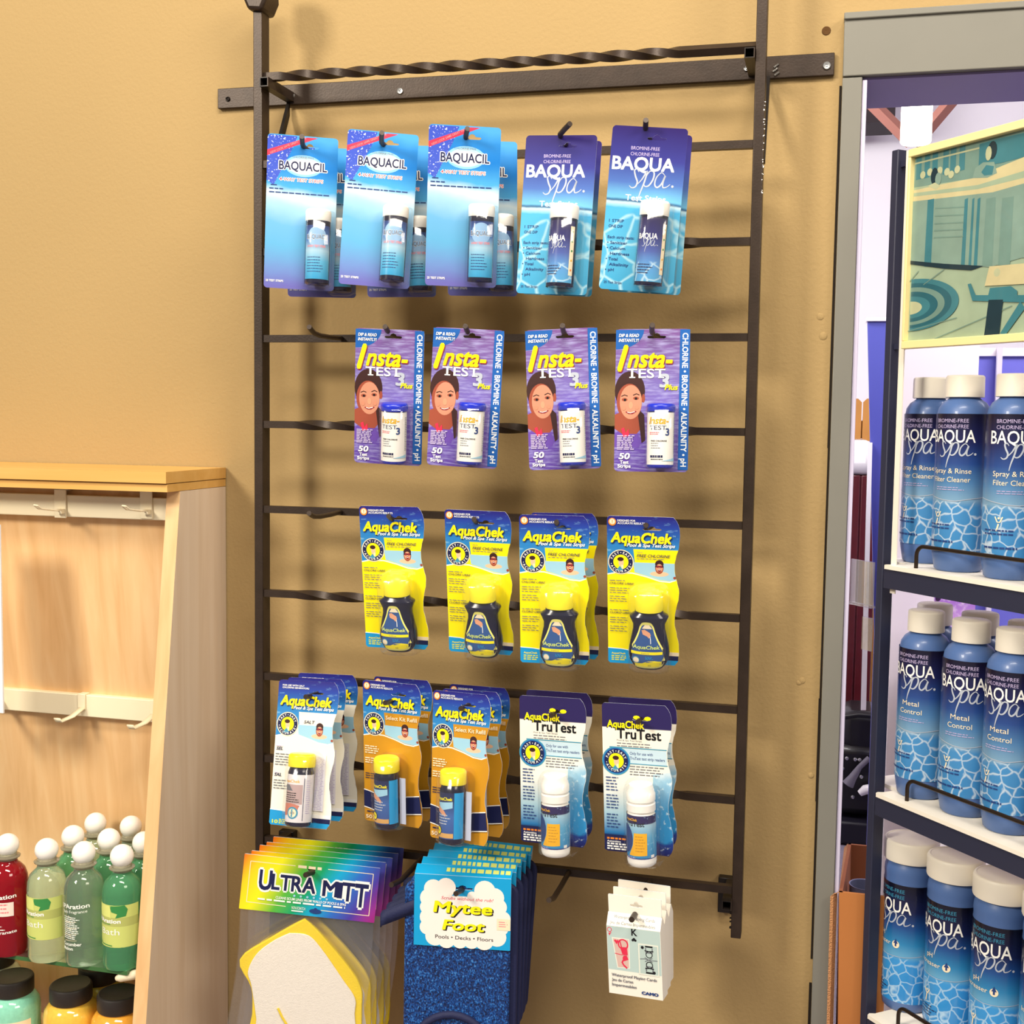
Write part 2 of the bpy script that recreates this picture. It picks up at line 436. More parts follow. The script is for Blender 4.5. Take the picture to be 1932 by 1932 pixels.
# casing round the opening
t = MB(); t.box((.6930, WY-.0155, 1.9365), (2.5, WY-.0005, 2.0), M_trim)
t.prism([(.6925, 1.998), (2.5, 1.998), (2.5, 2.0055), (.6925, 2.0055)], M_trim, WY-.019, WY-.0005)
struct('trim_1', t, bevel=.0012)
t = MB(); t.box((.6930, WY-.0135, .0), (.7145, WY-.0005, 1.9355), M_trim); struct('trim_2', t, bevel=.001)
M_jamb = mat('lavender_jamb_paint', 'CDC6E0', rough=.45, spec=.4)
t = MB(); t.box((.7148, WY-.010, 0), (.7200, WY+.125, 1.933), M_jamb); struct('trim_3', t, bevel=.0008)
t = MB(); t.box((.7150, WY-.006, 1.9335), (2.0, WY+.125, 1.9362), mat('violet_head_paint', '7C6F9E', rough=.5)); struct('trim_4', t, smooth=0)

# ------------------------------------------------------------------ wall rack
M_iron = mat('brown_black_iron', '382C24', rough=.42, metal=.35, spec=.5, var=(55, .35), bump=(420, .25, .0006))
M_iron2 = mat('dark_iron', '231D1A', rough=.4, metal=.35, var=(80, .3), bump=(300, .2, .0005))
M_zinc = mat('zinc_screw', 'C9CACB', rough=.25, metal=.9)
M_hole = mat('tube_inside', '060505', rough=.9)
M_weld = mat('bright_weld', 'A8A5A0', rough=.3, metal=.9, bump=(500, .6, .001))
RZ = {k: 1.6428-(k-3)*.1056 for k in range(0, 10)}
rack = empty('wall_rack', (.306, 0, .94))
tag(rack, 'dark wrought iron ladder rack on the tan wall with twisted rungs and hooks', 'rack')
def part(mb, name, **k):
    o = mb.build(name, **k); o.parent = rack; o.matrix_parent_inverse = Matrix.Translation((-.306, 0, -.94)); return o
PW, PD = .0115, .021
for x0, zt, zb in ((0, 2.045, .9536), (.6, 2.30, .9536)):
    p = MB(); p.box((x0, 0, zb), (x0+PW, PD, zt), M_iron); part(p, 'post', bevel=.0009)
p = MB(); cx = PW/2
p.prism([(-.004, 2.036), (PW+.003, 2.034), (PW+.0105, 2.050), (PW+.009, 2.085), (-.009, 2.085), (-.0095, 2.048)], M_iron, -.008, PD+.008)
part(p, 'finial', bevel=.004)
p = MB(); p.twist(PW, .6, .0105, RZ[0], .0046, M_iron, PW+.02, .515, 12.5); part(p, 'rung')
for k in range(1, 10):
    p = MB()
    if k % 2: p.twist(PW, .6, .0065, RZ[k], .0044, M_iron)
    else: p.twist(PW, .6, .0065, RZ[k], .0044, M_iron, .055, .545, 10)
    part(p, 'rung')
p = MB(); p.box((-.0841, .0685, 1.9535-.0125), (.6835, .0742, 1.9535+.0125), M_iron); bar = part(p, 'mounting_bar', bevel=.0008)
for (px, py, mm, r_) in ((755, 172, M_zinc, .0042), (1560, 124, M_zinc, .0048), (430, 187, M_iron2, .0032), (1408, 130, M_zinc, .003), (551, 181, M_zinc, .0038)):
    s_ = MB(); s_.lathe([(0, .0008), (.0012, .0004), (.0018, .0016), (r_*.8, .0018), (r_, .0004), (r_, -.0004)], mm, seg=18)
    o = s_.build('screw'); o.location = at(px, py, .0683); o.rotation_euler = (PI/2, 0, 0)
    w_ = o.matrix_basis.copy(); o.parent = rack; o.matrix_parent_inverse = Matrix.Translation((-.306, 0, -.94))
p = MB()
for i, (px, py) in enumerate([(1464, 124), (1462, 132), (1465, 139)]):
    q = at(px, py, .0675); p.tube([q+Vector((-.002, 0, -.0018)), q+Vector((.003, 0, .0016))], .0011, M_weld)
part(p, 'weld_bead')
def sqtube(xc, zc, s=.0056, y0=-.006, y1=.0685, t=.0012, name='standoff'):
    p = MB()
    p.box((xc-s, y0, zc-s), (xc-s+t, y1, zc+s), M_iron2); p.box((xc+s-t, y0, zc-s), (xc+s, y1, zc+s), M_iron)
    p.box((xc-s+t, y0, zc-s), (xc+s-t, y1, zc-s+t), M_iron2); p.box((xc-s+t, y0, zc+s-t), (xc+s-t, y1, zc+s), M_iron2)
    p.box((xc-s+t, y0+.02, zc-s+t), (xc+s-t, y0+.022, zc+s-t), M_hole)
    return part(p, name, smooth=0)
sqtube(.0170, 1.9500); sqtube(.5940, 1.9500); sqtube(.5952, .9945, y0=-.008, y1=.070); sqtube(.0165, .9945, y0=-.008, y1=.070)
for a, b_ in (((.5795, .0620, .957), (.597, .0740, 1.0005)), ((.0030, .0620, .957), (.0245, .0740, 1.0005))):
    p = MB(); p.box(a, b_, M_iron2); part(p, 'wall_plate', bevel=.001)
for xc, s_ in ((.0145, 1), (.6105, 1)):
    p = MB(); hw = .0022
    p.add([(xc-hw, .012, 1.838), (xc+hw, .012, 1.838), (xc+hw, .0685, 1.944), (xc-hw, .0685, 1.944),
           (xc-hw, .021, 1.835), (xc+hw, .021, 1.835), (xc+hw, .0685, 1.927), (xc-hw, .0685, 1.927)],
          [(0,1,2,3), (7,6,5,4), (0,4,5,1), (1,5,6,2), (2,6,7,3), (3,7,4,0)], M_iron2); part(p, 'brace')
p = MB(); rnd = random.Random(5)
for i in range(26):
    z = rnd.uniform(1.80, 1.90); p.lathe([(0, .0006), (.0009, .0002), (.0011, -.0006)], M_weld, c=(.6+PW+.0003+rnd.uniform(-.001, .0002), .0008, z), seg=6)
for i in range(9):
    z = rnd.uniform(.965, .99); p.lathe([(0, .001), (.0012, .0003), (.0014, -.001)], M_iron2, c=(.6-.0006, .0015, z), seg=6)
part(p, 'weld_bead')
HOOKX = {1: [.1, .195, .293, .398, .4925], 3: [.115, .206, .299, .4075, .504], 5: [.115, .2115, .3115, .4045, .502],
         7: [.113, .2105, .3005, .404, .500], 9: [.1185, .2245, .303, .4075, .5045]}
TIP = {1: (.010, .006), 3: (.004, .006), 5: (.004, .006), 7: (.002, .004), 9: (.000, .009)}
for k, xs in HOOKX.items():
    for i, x in enumerate(xs):
        dx, dz = TIP[k]; z = RZ[k]; L = .1
        if k == 9: dx = 0; L = (.108, .108, .112, .100, .127)[i]
        if k == 1 and i >= 3: dx = (.018 if i == 3 else .004)
        pts = [(x, .006, z), (x, -.03, z-.001), (x, -.062, z-.001), (x+dx*.15, -.080, z+.0005), (x+dx*.5, -.09, z+dz*.45), (x+dx, -L-.002, z+dz)]
        if k == 9: pts = [(x, .006, z), (x, -.04, z-.0005), (x, -.08, z+.0005), (x-.001, -L, z+.006)]
        p = MB(); p.tube([Vector((a, b, c)) for a, b, c in pts], .0029 if k != 9 else .0031, M_iron, seg=10)
        if k == 9 or (k in (3, 5) and i == 0): p.lathe([(0, .0004), (.0024, .0004), (.0026, 0)], M_weld, c=(0,0,0), seg=10) if False else None
        part(p, 'hook')
# ------------------------------------------------------------------ carded packs
K = dict(white=mat('print_white', 'FBFAF4', rough=.4), black=mat('print_black', '16161A', rough=.4), navy=mat('print_navy', '1D2350', rough=.35),
    ink=mat('print_ink_blue', '23407C', rough=.4), red=mat('print_red', 'E0304F', rough=.4), pink=mat('print_pink', 'F58C90', rough=.4),
    yellow=mat('print_yellow', 'FFEE12', rough=.35), gold=mat('print_gold', 'F2B418', rough=.4), cream=mat('print_cream', 'F7E6C4', rough=.4),
    skin=mat('print_skin', 'D99A78', rough=.5), skin2=mat('print_skin_dark', '9C4A34', rough=.5), skin3=mat('print_skin_light', 'F0C0A0', rough=.5),
    hair=mat('print_hair', '3A1C1A', rough=.5), sky=mat('print_pool_blue', '9CCBE4', rough=.4), blue=mat('print_mid_blue', '1E5FAE', rough=.4),
    cyan=mat('print_cyan', '1C9AD8', rough=.4), silver=mat('print_silver', 'B9C0CC', rough=.35), lilac=mat('print_lilac', 'C3B4DC', rough=.4),
    green=mat('print_green', '3C8C4A', rough=.4), ochre=mat('print_ochre', 'CB9020', rough=.4), grey=mat('print_grey', '6E7078', rough=.5),
    orange=mat('print_orange', 'F08A28', rough=.4), wine=mat('print_wine', '8E2230', rough=.5), teal=mat('print_teal', '3E93B4', rough=.4))
M_back = mat('card_back_board', 'B9AF9C', rough=.8)
M_edge = mat('card_edge_board', 'DCE6F2', rough=.7)
M_clear = film('clear_blister', refl=.045, tint=.012, rough=.09)
M_capw = mat('white_cap_plastic', 'F8F5EE', rough=.35, spec=.5)
M_capy = mat('yellow_cap_plastic', 'FFF02A', rough=.35, spec=.5)
M_capb = mat('blue_cap_plastic', '1B2FC0', rough=.3, spec=.6)
M_vialnavy = mat('navy_vial_plastic', '12132E', rough=.18, spec=.5)

def rrect(w, h, r, n=5):
    pts = []
    for cx, cz, a0 in ((w/2-r, -h/2+r, -PI/2), (w/2-r, h/2-r, 0), (-w/2+r, h/2-r, PI/2), (-w/2+r, -h/2+r, PI)):
        for i in range(n+1): a = a0+PI/2*i/n; pts.append((cx+r*math.cos(a), cz+r*math.sin(a)))
    return pts
PROF = [(0,.91),(.03,.965),(.065,.992),(.12,1),(.20,.985),(.26,.95),(.30,.93),(.355,.93),(.40,.945),(.44,.97),(.49,.993),(.54,.985),(.60,.955),(.65,.935),(.71,.93),(.78,.96),(.85,.99),(.92,.995),(.965,.985),(1,.93)]
def edge(t):
    for (a, p), (b, q) in zip(PROF, PROF[1:]):
        if a <= t <= b: 
            f = (t-a)/(b-a); f = f*f*(3-2*f) if 0.1 < t < .9 else f; return p+(q-p)*f
    return 1
def wavy(w, h):
    pts = []; r = .004
    for i in range(6): a = PI/2+PI/2*i/5; pts.append((-w/2+r+r*math.cos(a), h/2-r+r*math.sin(a)))
    for i in range(6): a = PI+PI/2*i/5; pts.append((-w/2+r+r*math.cos(a), -h/2+r+r*math.sin(a)))
    for i in range(41): t = 1-i/40; pts.append(((edge(t)-.5)*w, (.5-t)*h))
    return pts
def slot(w, h, u, v, hw=.12, hh=.010):
    """euro slot outline in metres (u,v centre)"""
    cx, cz = (u-.5)*w, (.5-v)*h; a = hw*w; b = hh*h
    P = [(-a, -b*.2), (-a*.8, -b), (a*.8, -b), (a, -b*.2), (a*.9, b*.5), (a*.38, b*.7), (a*.25, b*1.9), (0, b*2.4), (-a*.25, b*1.9), (-a*.38, b*.7), (-a*.9, b*.5)]
    return [(cx+x, cz+z) for x, z in P]
def card_base(outline, hole, m, th=.0006, back=None):
    mb = MB(); back = back or M_back
    loops = [[Vector((x, z, 0)) for x, z in outline]] + ([[Vector((x, z, 0)) for x, z in hole]] if hole else [])
    tri = geometry.tessellate_polygon(loops); allp = [p for L in loops for p in L]
    def sgn(t): a, b, c_ = [allp[i] for i in t]; return (b-a).cross(c_-a).z
    tri = [tuple(t) if sgn(t) > 0 else tuple(reversed(t)) for t in tri]
    mb.add([(p.x, -th/2, p.y) for p in allp], tri, m)
    mb.add([(p.x, th/2, p.y) for p in allp], [tuple(reversed(t)) for t in tri], back)
    n0 = 0
    for L in loops:
        n = len(L); mb.add([(p.x, -th/2, p.y) for p in L]+[(p.x, th/2, p.y) for p in L], [(i, i+n, (i+1) % n+n, (i+1) % n) for i in range(n)], M_edge)
    return mb

def ring_logo(A, u, v, R, outer='cream', arc='white', band='navy'):
    A.ell(u, v, R*1.08, K[outer], n=36); A.ell(u, v, R, K[band], n=36); A.ell(u, v, R*.64, K['yellow'], n=30)
    A.poly([(u-R*.42, v+R*.36), (u-R*.10, v+R*.16), (u+R*.18, v+R*.30), (u+R*.16, v+R*.36)], K['teal'])
    A.ell(u+R*.02, v+R*.03, R*.22, K['skin3'], rv=R*.34, n=16)
    A.poly([(u+R*.02, v+R*.12), (u+R*.2, v+R*.12), (u+R*.2, v+R*.30), (u+R*.05, v+R*.26)], K['cream'])
    A.ell(u-R*.03, v-R*.115, R*.27, K['hair'], rv=R*.18, n=14)
    k = A.w/A.h
    A.arc('FAST', u, v, R*.72, R*.20*k, K[arc], PI*.735, .88, bold=.015, dl=1)
    A.arc('EASY', u, v, R*.72, R*.20*k, K[arc], PI*.265, .88, bold=.015, dl=1)
    A.arc('ACCURATE', u, v, R*.92, R*.20*k, K[arc], -PI*.5, 2.2, bold=.015, inward=True, dl=1)
    for a in (PI/2, PI*1.06, -PI*.06): A.ell(u+R*.82*math.cos(a), v-R*.82*math.sin(a)*k, R*.04, K[arc], n=8)
def boy(A, u, v, s):
    k = A.w/A.h
    A.ell(u, v+s*.95*k, s*1.35, K['skin3'], rv=s*.38, n=18); A.ell(u, v, s*.62, K['skin2'], rv=s*.95, n=18)
    A.ell(u, v-s*.55*k, s*.62, K['hair'], rv=s*.6, n=16); A.ell(u+.0, v+s*.05*k, s*.50, K['skin'], rv=s*.62, n=16)
    A.rect(u-s*.6, v-s*.28*k, u+s*.6, v-s*.05*k, K['black']); A.ell(u-s*.25, v-s*.16*k, s*.2, K['wine'], n=10); A.ell(u+s*.25, v-s*.16*k, s*.2, K['wine'], n=10, dl=0)
    A.ell(u+s*.02, v+s*.40*k, s*.24, K['wine'], rv=s*.22, n=12); A.rect(u-s*.15, v+s*.28*k, u+s*.19, v+s*.36*k, K['white'])
def clipw(A, uv):
    """keep print inside the wavy right edge"""
    return [(min(u, edge(min(1, max(0, v)))), v) for u, v in uv]
def eband(A, u0, v0, v1, m, top=lambda u: 0, n=14, dl=1):
    """band from u0 to the wavy edge between v0 and v1"""
    pts = []
    for i in range(n+1):
        v = v0+(v1-v0)*i/n; pts.append((edge(v)-.002, v))
    A.poly([(u0, v0)]+pts+[(u0, v1)], m, dl)

def aqua_common(A, kind):
    body = {'Y': 'yellow', 'S': 'white', 'K': 'ochre'}[kind]; sub = {'Y': 'navy', 'S': 'navy', 'K': 'cream'}[kind]
    # blue panel reaching down beside the emblem
    A.poly([(.002, .20), (.36, .20), (.38, .30), (.30, .375), (.14, .375), (.002, .388)], MATS['water_print'])
    A.stroke([(.0, .390), (.12, .378), (.35, .378), (.55, .40), (.72, .425), (.86, .430), (edge(.42)-.01, .415)], .016, K['white'])
    pts = [(.36, .305)]+[(edge(.305+.11*i/10)-.002, .305+.11*i/10) for i in range(11)]+[(.86, .424), (.72, .418), (.55, .394), (.38, .372)]
    A.poly(pts, K['sky'])
    boy(A, .72, .335, .095)
    A.ell(.93, .40, .02, K['skin2'], n=8)
    ring_logo(A, .19, .305, .165)
    if kind == 'S':
        for i, s in enumerate(('FOR USE WITH SALT', 'CHLORINE GENERATORS')): A.text(s, .07, .042+i*.016, .011, K['white'], w=(.36, .44)[i], bold=.02)
    else:
        A.ell(.075, .038, .055, K['orange'], n=18); A.ell(.075, .036, .04, K['cream'], n=16)
        A.text('!', .075, .048, .022, K['orange'], al='C', bold=.03)
        for i, s in enumerate(('DESIGNED FOR', 'ACCURATE RESULTS')): A.text(s, .145, .034+i*.017, .012, K['white'], w=(.25, .38)[i], bold=.02)
    for dx, dv, c_ in ((.010, .006, 'navy'), (0, 0, 'yellow')):
        A.text('AquaChek', .055, .172, .064, K[c_], w=.83, bold=.045, shear=.18, dx=dx, dv=dv)
    A.text('TM', .90, .128, .010, K['sky'])
    A.text('Pool & Spa Test Strips', .275, .199, .022, K['white'], w=.66, bold=.025, shear=.3)
    if kind == 'Y':
        A.text('Test for', .41, .238, .008, K['ink']); A.text('FREE CHLORINE', .41, .267, .019, K['navy'], w=.46, bold=.01, shear=.25)
        A.greek(.41, .276, .50, 1, .01, .004, K['grey'], 4)
        A.text('CHLORE LIBRE', .03, .455, .013, K['navy'], w=.34, bold=.01, shear=.2); A.text('CLORO LIBRE', .03, .655, .013, K['navy'], w=.30, bold=.01, shear=.2)
        for v, n in ((.427, 1), (.478, 3), (.535, 3), (.628, 1), (.68, 3), (.74, 3)): A.greek(.03, v, .28, n, .016, .0045, K['grey'], int(v*1000))
    if kind == 'S':
        A.text('SALT', .46, .292, .020, K['navy'], w=.18, bold=.01, shear=.25)
        A.text('SEL', .035, .485, .020, K['navy'], w=.11, bold=.02, shear=.25); A.text('SAL', .03, .665, .020, K['navy'], w=.12, bold=.02, shear=.25)
        for v, n in ((.51, 5), (.69, 4)): A.greek(.03, v, .24, n, .018, .006, K['grey'], int(v*1000))
        A.greek(.03, .455, .12, 1, .01, .004, K['lilac'], 2); A.greek(.03, .64, .12, 1, .01, .004, K['lilac'], 3)
        A.rect(.70, .50, .86, .88, mat('print_pale_lilac', 'E9E6F0', rough=.5)); A.greek(.71, .52, .14, 34, .0105, .004, K['lilac'], 8)
    if kind == 'K':
        A.text('Select Kit Refill', .40, .262, .026, K['cream'], w=.53, bold=.015)
        for v, n in ((.46, 4), (.545, 3)): A.greek(.03, v, .26, n, .0155, .007, K['cream'], int(v*1000))
        A.greek(.03, .655, .22, 3, .016, .006, K['navy'], 5)
    if kind in 'YS':
        n = 10
        A.poly([(.002, .895), (.18, .897), (.36, .908), (.55, .92), (.55, .998), (.03, .998), (.002, .985)], K['cyan']); A.stroke([(.002, .893), (.18, .896), (.36, .907), (.55, .918)], .012, K['white'])
        eband(A, .62, .905, .930, K['white' if kind == 'S' else 'cream']); eband(A, .70, .930, .972, K['navy']); eband(A, .60, .962, .995, K['cyan'])
        if kind == 'Y':
            A.text('AquaChek', .05, .935, .012, K['yellow'], w=.2, bold=.02); A.greek(.05, .945, .25, 3, .013, .006, K['yellow'], 7)
        else:
            A.text('10', .05, .985, .022, K['yellow'], w=.09, bold=.03); A.greek(.16, .955, .22, 3, .012, .006, K['yellow'], 7)
    else:
        def wv(v): return [(.002, v), (.10, v+.008), (.24, v+.025), (.36, v+.04), (.55, v+.045), (.75, v+.015), (edge(v)-.004, v)]
        up, lo = wv(.775), wv(.898)
        A.poly(up+lo[::-1], K['navy']); A.stroke(up, .014, K['white']); A.stroke(lo, .014, K['white'])
        A.greek(.05, .925, .16, 1, .01, .009, K['navy'], 3); A.text('50', .03, .978, .024, K['cream'], w=.11, bold=.02); A.greek(.16, .955, .16, 3, .011, .006, K['cream'], 8)

def vial(parent, u, v0, v1, W, H, r, cap_h, M_cap, M_body, label, cap_r=None, name='vial', cap_dome=0, collar=0, base=None, ribs=False):
    """bottle held on the card: vial > cap, label"""
    cx = (u-.5)*W; zt = (.5-v0)*H; zb = (.5-v1)*H; cy = -(r+.0012); cap_r = cap_r or r*1.06
    zc = zt-cap_h
    b = MB(); b.lathe([(0, zb+.0004), (r*.86, zb), (r*.97, zb+.0015), (r, zb+.004), (r, zc-.006-collar), (r*.93, zc-.003), (r*.86, zc), (r*.8, zc+.002)], M_body, c=(cx, cy, 0), seg=36)
    if base: b.lathe([(r*1.01, zb-.0002), (r*1.03, zb+.0008), (r*1.03, zb+.005), (r*1.0, zb+.006)], base, c=(cx, cy, 0), seg=36)
    bo = b.build(name, parent=parent)
    c_ = MB()
    if cap_dome: c_.lathe([(0, zt), (cap_r*.80, zt-.0008), (cap_r*.84, zt-.003), (cap_r*.95, zt-cap_h*.33), (cap_r, zt-cap_h*.38), (cap_r, zt-cap_h*.62), (cap_r*.93, zt-cap_h*.66), (cap_r*.93, zt-cap_h*.70), (cap_r, zt-cap_h*.74), (cap_r, zc), (r*.8, zc)], M_cap, c=(cx, cy, 0), seg=36)
    else: c_.lathe([(0, zt), (cap_r*.88, zt-.0002), (cap_r*.97, zt-.0015), (cap_r, zt-.003), (cap_r, zc+.001), (cap_r*.97, zc), (r*.8, zc)], M_cap, c=(cx, cy, 0), seg=36)
    c_.build('cap', parent=bo)
    if label: label(bo, cx, cy, r, zb, zc)
    return bo
def blister(parent, u, v0, v1, W, H, rw, rd, M=None):
    cx = (u-.5)*W; zt = (.5-v0)*H; zb = (.5-v1)*H; mb = MB(); rows = []
    prof = [(zt, .55, .05), (zt-.004, .95, .8), (zt-.009, 1, 1), (zb+.008, 1, 1), (zb+.003, .97, .85), (zb, .6, .1)]
    n = 14; vs = []; fs = []
    for z, a, d in prof:
        for i in range(n+1):
            th = PI*i/n; s_ = math.copysign(abs(math.cos(th))**.55, math.cos(th)); q = abs(math.sin(th))**.55
            vs.append((cx-rw*a*s_, -.0006-rd*d*q, z))
    for j in range(len(prof)-1):
        for i in range(n): fs.append((j*(n+1)+i, j*(n+1)+i+1, (j+1)*(n+1)+i+1, (j+1)*(n+1)+i))
    mb.add(vs, fs, M or M_clear); return mb.build('blister', parent=parent, smooth=60, recalc=False)
def lab(bo, cx, cy, r, zb, zt, m, art, half=1.9, aw=None, rot=0, ah=None):
    """wrapped label: art(A) draws on a sheet aw wide"""
    mb = MB(); h = zt-zb; zc_ = (zt+zb)/2
    cyl_patch(mb, r+.0002, h, half, m, cx, cy, zc_, rot=rot)
    A = Art(aw or r*2.4, h); art(A); fn0 = cylfn(r+.0003, cx, cy, zc_, rot)
    A.emit_curved(mb, fn0, r*.22)
    return mb.build('label', parent=bo, smooth=40, recalc=False)

mat_water = gmat('water_print', [(0, '2E86C8'), (.55, '2468B4'), (.8, '2440A0'), (1, '221C78')], .045, .085, rough=.35, noise=('8CC4EA', (60, 60, 210), .58, .75, .085, .05))
# the blue panel is shared by the aqua cards; object z runs -.084 .. .084
PROTO = {}
def pack(kind):
    W_, H_ = {'A': (.0793, .1732), 'B': (.0793, .1708), 'I': (.0793, .1534)}.get(kind, (.0782, .1677))
    root = empty('test_strip_pack')
    top = H_/2
    A = Art(W_, H_)
    if kind == 'A':
        m = gmat('card_print_cyan', [(0, '6B68B4'), (.12, '6C8CC8'), (.28, '62ACD8'), (.42, '6CB0DE'), (.53, 'A4CEE8'), (.60, 'CFE2EC'), (.66, '4AA4DC'), (.80, '1478CC'), (.92, '2A86D4'), (1, '4AA2E0')], -top, top, (.10, 0, 1), wobble=.020, wscale=(22, 22, 30), rough=.25, coat=.4)
        hole = slot(W_, H_, .60, .072, .13, .010); mb = card_base(rrect(W_, H_, .004), hole, m)
        A.poly([(0.0, .02), (.0, .30), (.10, .33), (.34, .10), (.42, .006), (.03, .006)], gmat('card_print_spray', [(0, '5470D4'), (1, '3A50C0')], -.05, .09, rough=.25, coat=.4, noise=('DDE6F8', (420, 420, 420), .60, .66)))
        A.poly([(.0, .105), (.0, .142), (.71, .008), (.56, .008)], K['red'])
        A.text('NEW LOOK SAME GREAT VALUE', .05, .131, .014, K['pink'], w=.55, rot=.46, bold=.01)
        A.ell(.52, .195, .27, mat('print_glow', '8CC6EA', rough=.4), rv=.155, n=30); A.ell(.52, .195, .235, mat('print_glow2', 'BCDDF0', rough=.4), rv=.125, n=30); A.ell(.52, .195, .19, mat('print_glow3', 'E6F1F4', rough=.4), rv=.09, n=30)
        A.text('CHLORINE-FREE', .36, .146, .011, K['grey'], w=.30)
        for b_, c_ in ((.085, 'white'), (.020, 'navy')): A.text('BAQUACIL', .17, .224, .054, K[c_], w=.68, bold=b_)
        for b_, c_ in ((.09, 'white'), (.01, 'red')): A.text('4-WAY TEST STRIPS', .18, .298, .021, K[c_], w=.62, bold=b_, shear=.1)
        A.greek(.06, .325, .10, 1, .01, .007, K['ink'], 2); A.greek(.04, .348, .25, 1, .01, .007, K['ink'], 3); A.greek(.04, .372, .95, 1, .01, .007, K['ink'], 5)
        A.text('25 TEST STRIPS', .025, .958, .013, K['white'], w=.25, bold=.02)
        u, v0, v1, r, ch, cap, body = .745, .487, .972, .0138, .0135, M_capw, M_vialnavy
        def art(A2):
            A2.rect(.0, .08, 1, .93, gmat('label_print_cyan', [(0, '2E9ACC'), (.35, '5CB4DC'), (.55, 'A8CCE0'), (.75, '4A78B8'), (1, '26407E')], -.078, -.018, (0, 0, 1), rough=.2, coat=.5))
            A2.ell(.46, .26, .34, mat('print_haze', '8FB6DC', rough=.4), n=24); A2.text('BAQUACIL', .08, .30, .075, K['white'], w=.78, bold=.02); A2.text('BAQUACIL', .09, .297, .068, K['navy'], w=.76)
            A2.text('4-WAY TEST STRIPS', .12, .43, .035, K['pink'], w=.66, bold=.02); A2.greek(.12, .58, .6, 6, .045, .012, K['ink'], 3)
        L = lambda bo, cx, cy, r, zb, zc: lab(bo, cx, cy, r, zb, zc, M_vialnavy, art)
    if kind == 'B':
        m = gmat('card_print_dusk', [(0, '3E9ECA'), (.28, '58B4DC'), (.50, '4FAEDC'), (.532, 'BFE2F0'), (.545, '1E4E80'), (.56, '6FB8E0'), (.66, '4E70B8'), (.80, '3A3C8E'), (1, '2E2064')], -top, top, (.03, 0, 1), wobble=.004, rough=.22, coat=.5, caust=(-.004, 'BDE6F0', 38))
        hole = slot(W_, H_, .60, .068, .13, .010); mb = card_base(rrect(W_, H_, .004), hole, m)
        for i, s in enumerate(('BROMINE-FREE', 'CHLORINE-FREE')): A.text(s, .27, .140+i*.035, .020, K['lilac'], w=.38, bold=.0)
        A.text('BAQUA', .04, .262, .076, K['white'], w=.82, bold=.03); A.spa(.27, .245, .60, .21, K['silver'], wd=.022)
        A.text('Test Strips', .25, .447, .034, mat('print_ice', 'D6EAF4', rough=.4), w=.54, bold=.02)
        for i, (s, w_) in enumerate((('1 STRIP', .20), ('ONE DIP', .19), ('', 0), ('Each strip tests:', .36), ('\u2022 Sanitizer', .27), ('\u2022 Calcium', .25), ('   Hardness', .26), ('\u2022 Total', .16), ('   Alkalinity', .26), ('\u2022 pH', .12))):
            if s: A.text(s.strip(), .06+(.05 if s[0] == ' ' else 0), .585+i*.0335, .017, K['ink'], w=w_, bold=.012)
        A.text('25 Test Strips', .06, .962, .014, K['ink'], w=.24, bold=.01)
        u, v0, v1, r, ch, cap, body = .665, .455, .968, .0148, .0155, M_capw, M_vialnavy
        def art(A2):
            A2.rect(.0, .04, 1, .95, gmat('label_print_dusk', [(0, '4FA4D4'), (.3, '5A94D0'), (.5, '4A5CA4'), (.75, '2C2C6C'), (1, '241C50')], -.078, -.012, rough=.2, coat=.5, caust=(-.055, 'C8E4F0', 60)))
            A2.text('BAQUA', .06, .34, .075, K['white'], w=.62, bold=.02); A2.spa(.2, .33, .5, .2, K['silver'], wd=.02)
            A2.rect(.84, .12, 1.0, .84, K['cream'])
            for i, c_ in enumerate(('green', 'green', 'green', 'gold', 'orange')): A2.ell(.92, .2+i*.14, .035, K[c_], n=6)
            A2.greek(.12, .70, .5, 4, .04, .012, K['navy'], 3)
        L = lambda bo, cx, cy, r, zb, zc: lab(bo, cx, cy, r, zb, zc, M_vialnavy, art)
    if kind == 'I':
        m = gmat('card_print_violet', [(0, '5A3C9C'), (.3, '6E52B0'), (.6, '7A6CB4'), (1, '7A5494')], -top, top, rough=.28, coat=.3, noise=('A9A6D6', (45, 45, 330), .45, .72))
        hole = slot(W_, H_, .55, .055, .13, .011); mb = card_base(rrect(W_, H_, .0045), hole, m)
        A.poly([(.0, .006), (.38, .006)]+[(.38*math.cos(a), .006+.138*math.sin(a)) for a in [PI/2*i/8 for i in range(1, 9)]], K['blue'])
        # girl in the water
        A.poly([(.0, .74), (.08, .70), (.28, .70), (.36, .78), (.34, .83), (.0, .83)], mat('print_violet_wet', '6A4AA8', rough=.4))
        A.poly([(.0, .60), (.10, .58), (.34, .58), (.385, .68), (.30, .735), (.10, .735), (.0, .70)], K['skin2'])
        A.ell(.20, .435, .205, K['hair'], rv=.27, n=26); A.poly([(.30, .55), (.40, .60), (.42, .78), (.37, .80), (.33, .66)], K['hair'])
        A.ell(.195, .512, .172, K['skin2'], rv=.25, n=28); A.ell(.215, .512, .150, mat('print_skin_mid', 'CC8C70', rough=.5), rv=.232, n=28); A.ell(.385, .485, .022, K['skin2'], rv=.06, n=12)
        A.poly([(.02, .49), (.06, .40), (.16, .375), (.30, .39), (.36, .46), (.37, .40), (.28, .33), (.1, .33), (.01, .40)], K['hair'])
        A.ell(.13, .495, .04, K['skin2'], rv=.022, n=12); A.ell(.285, .485, .04, K['skin2'], rv=.022, n=12); A.ell(.135, .497, .018, K['black'], n=10); A.ell(.285, .487, .018, K['black'], n=10)
        A.stroke([(.085, .472), (.13, .462), (.17, .470)], .012, K['hair']); A.stroke([(.245, .464), (.29, .453), (.33, .462)], .012, K['hair'])
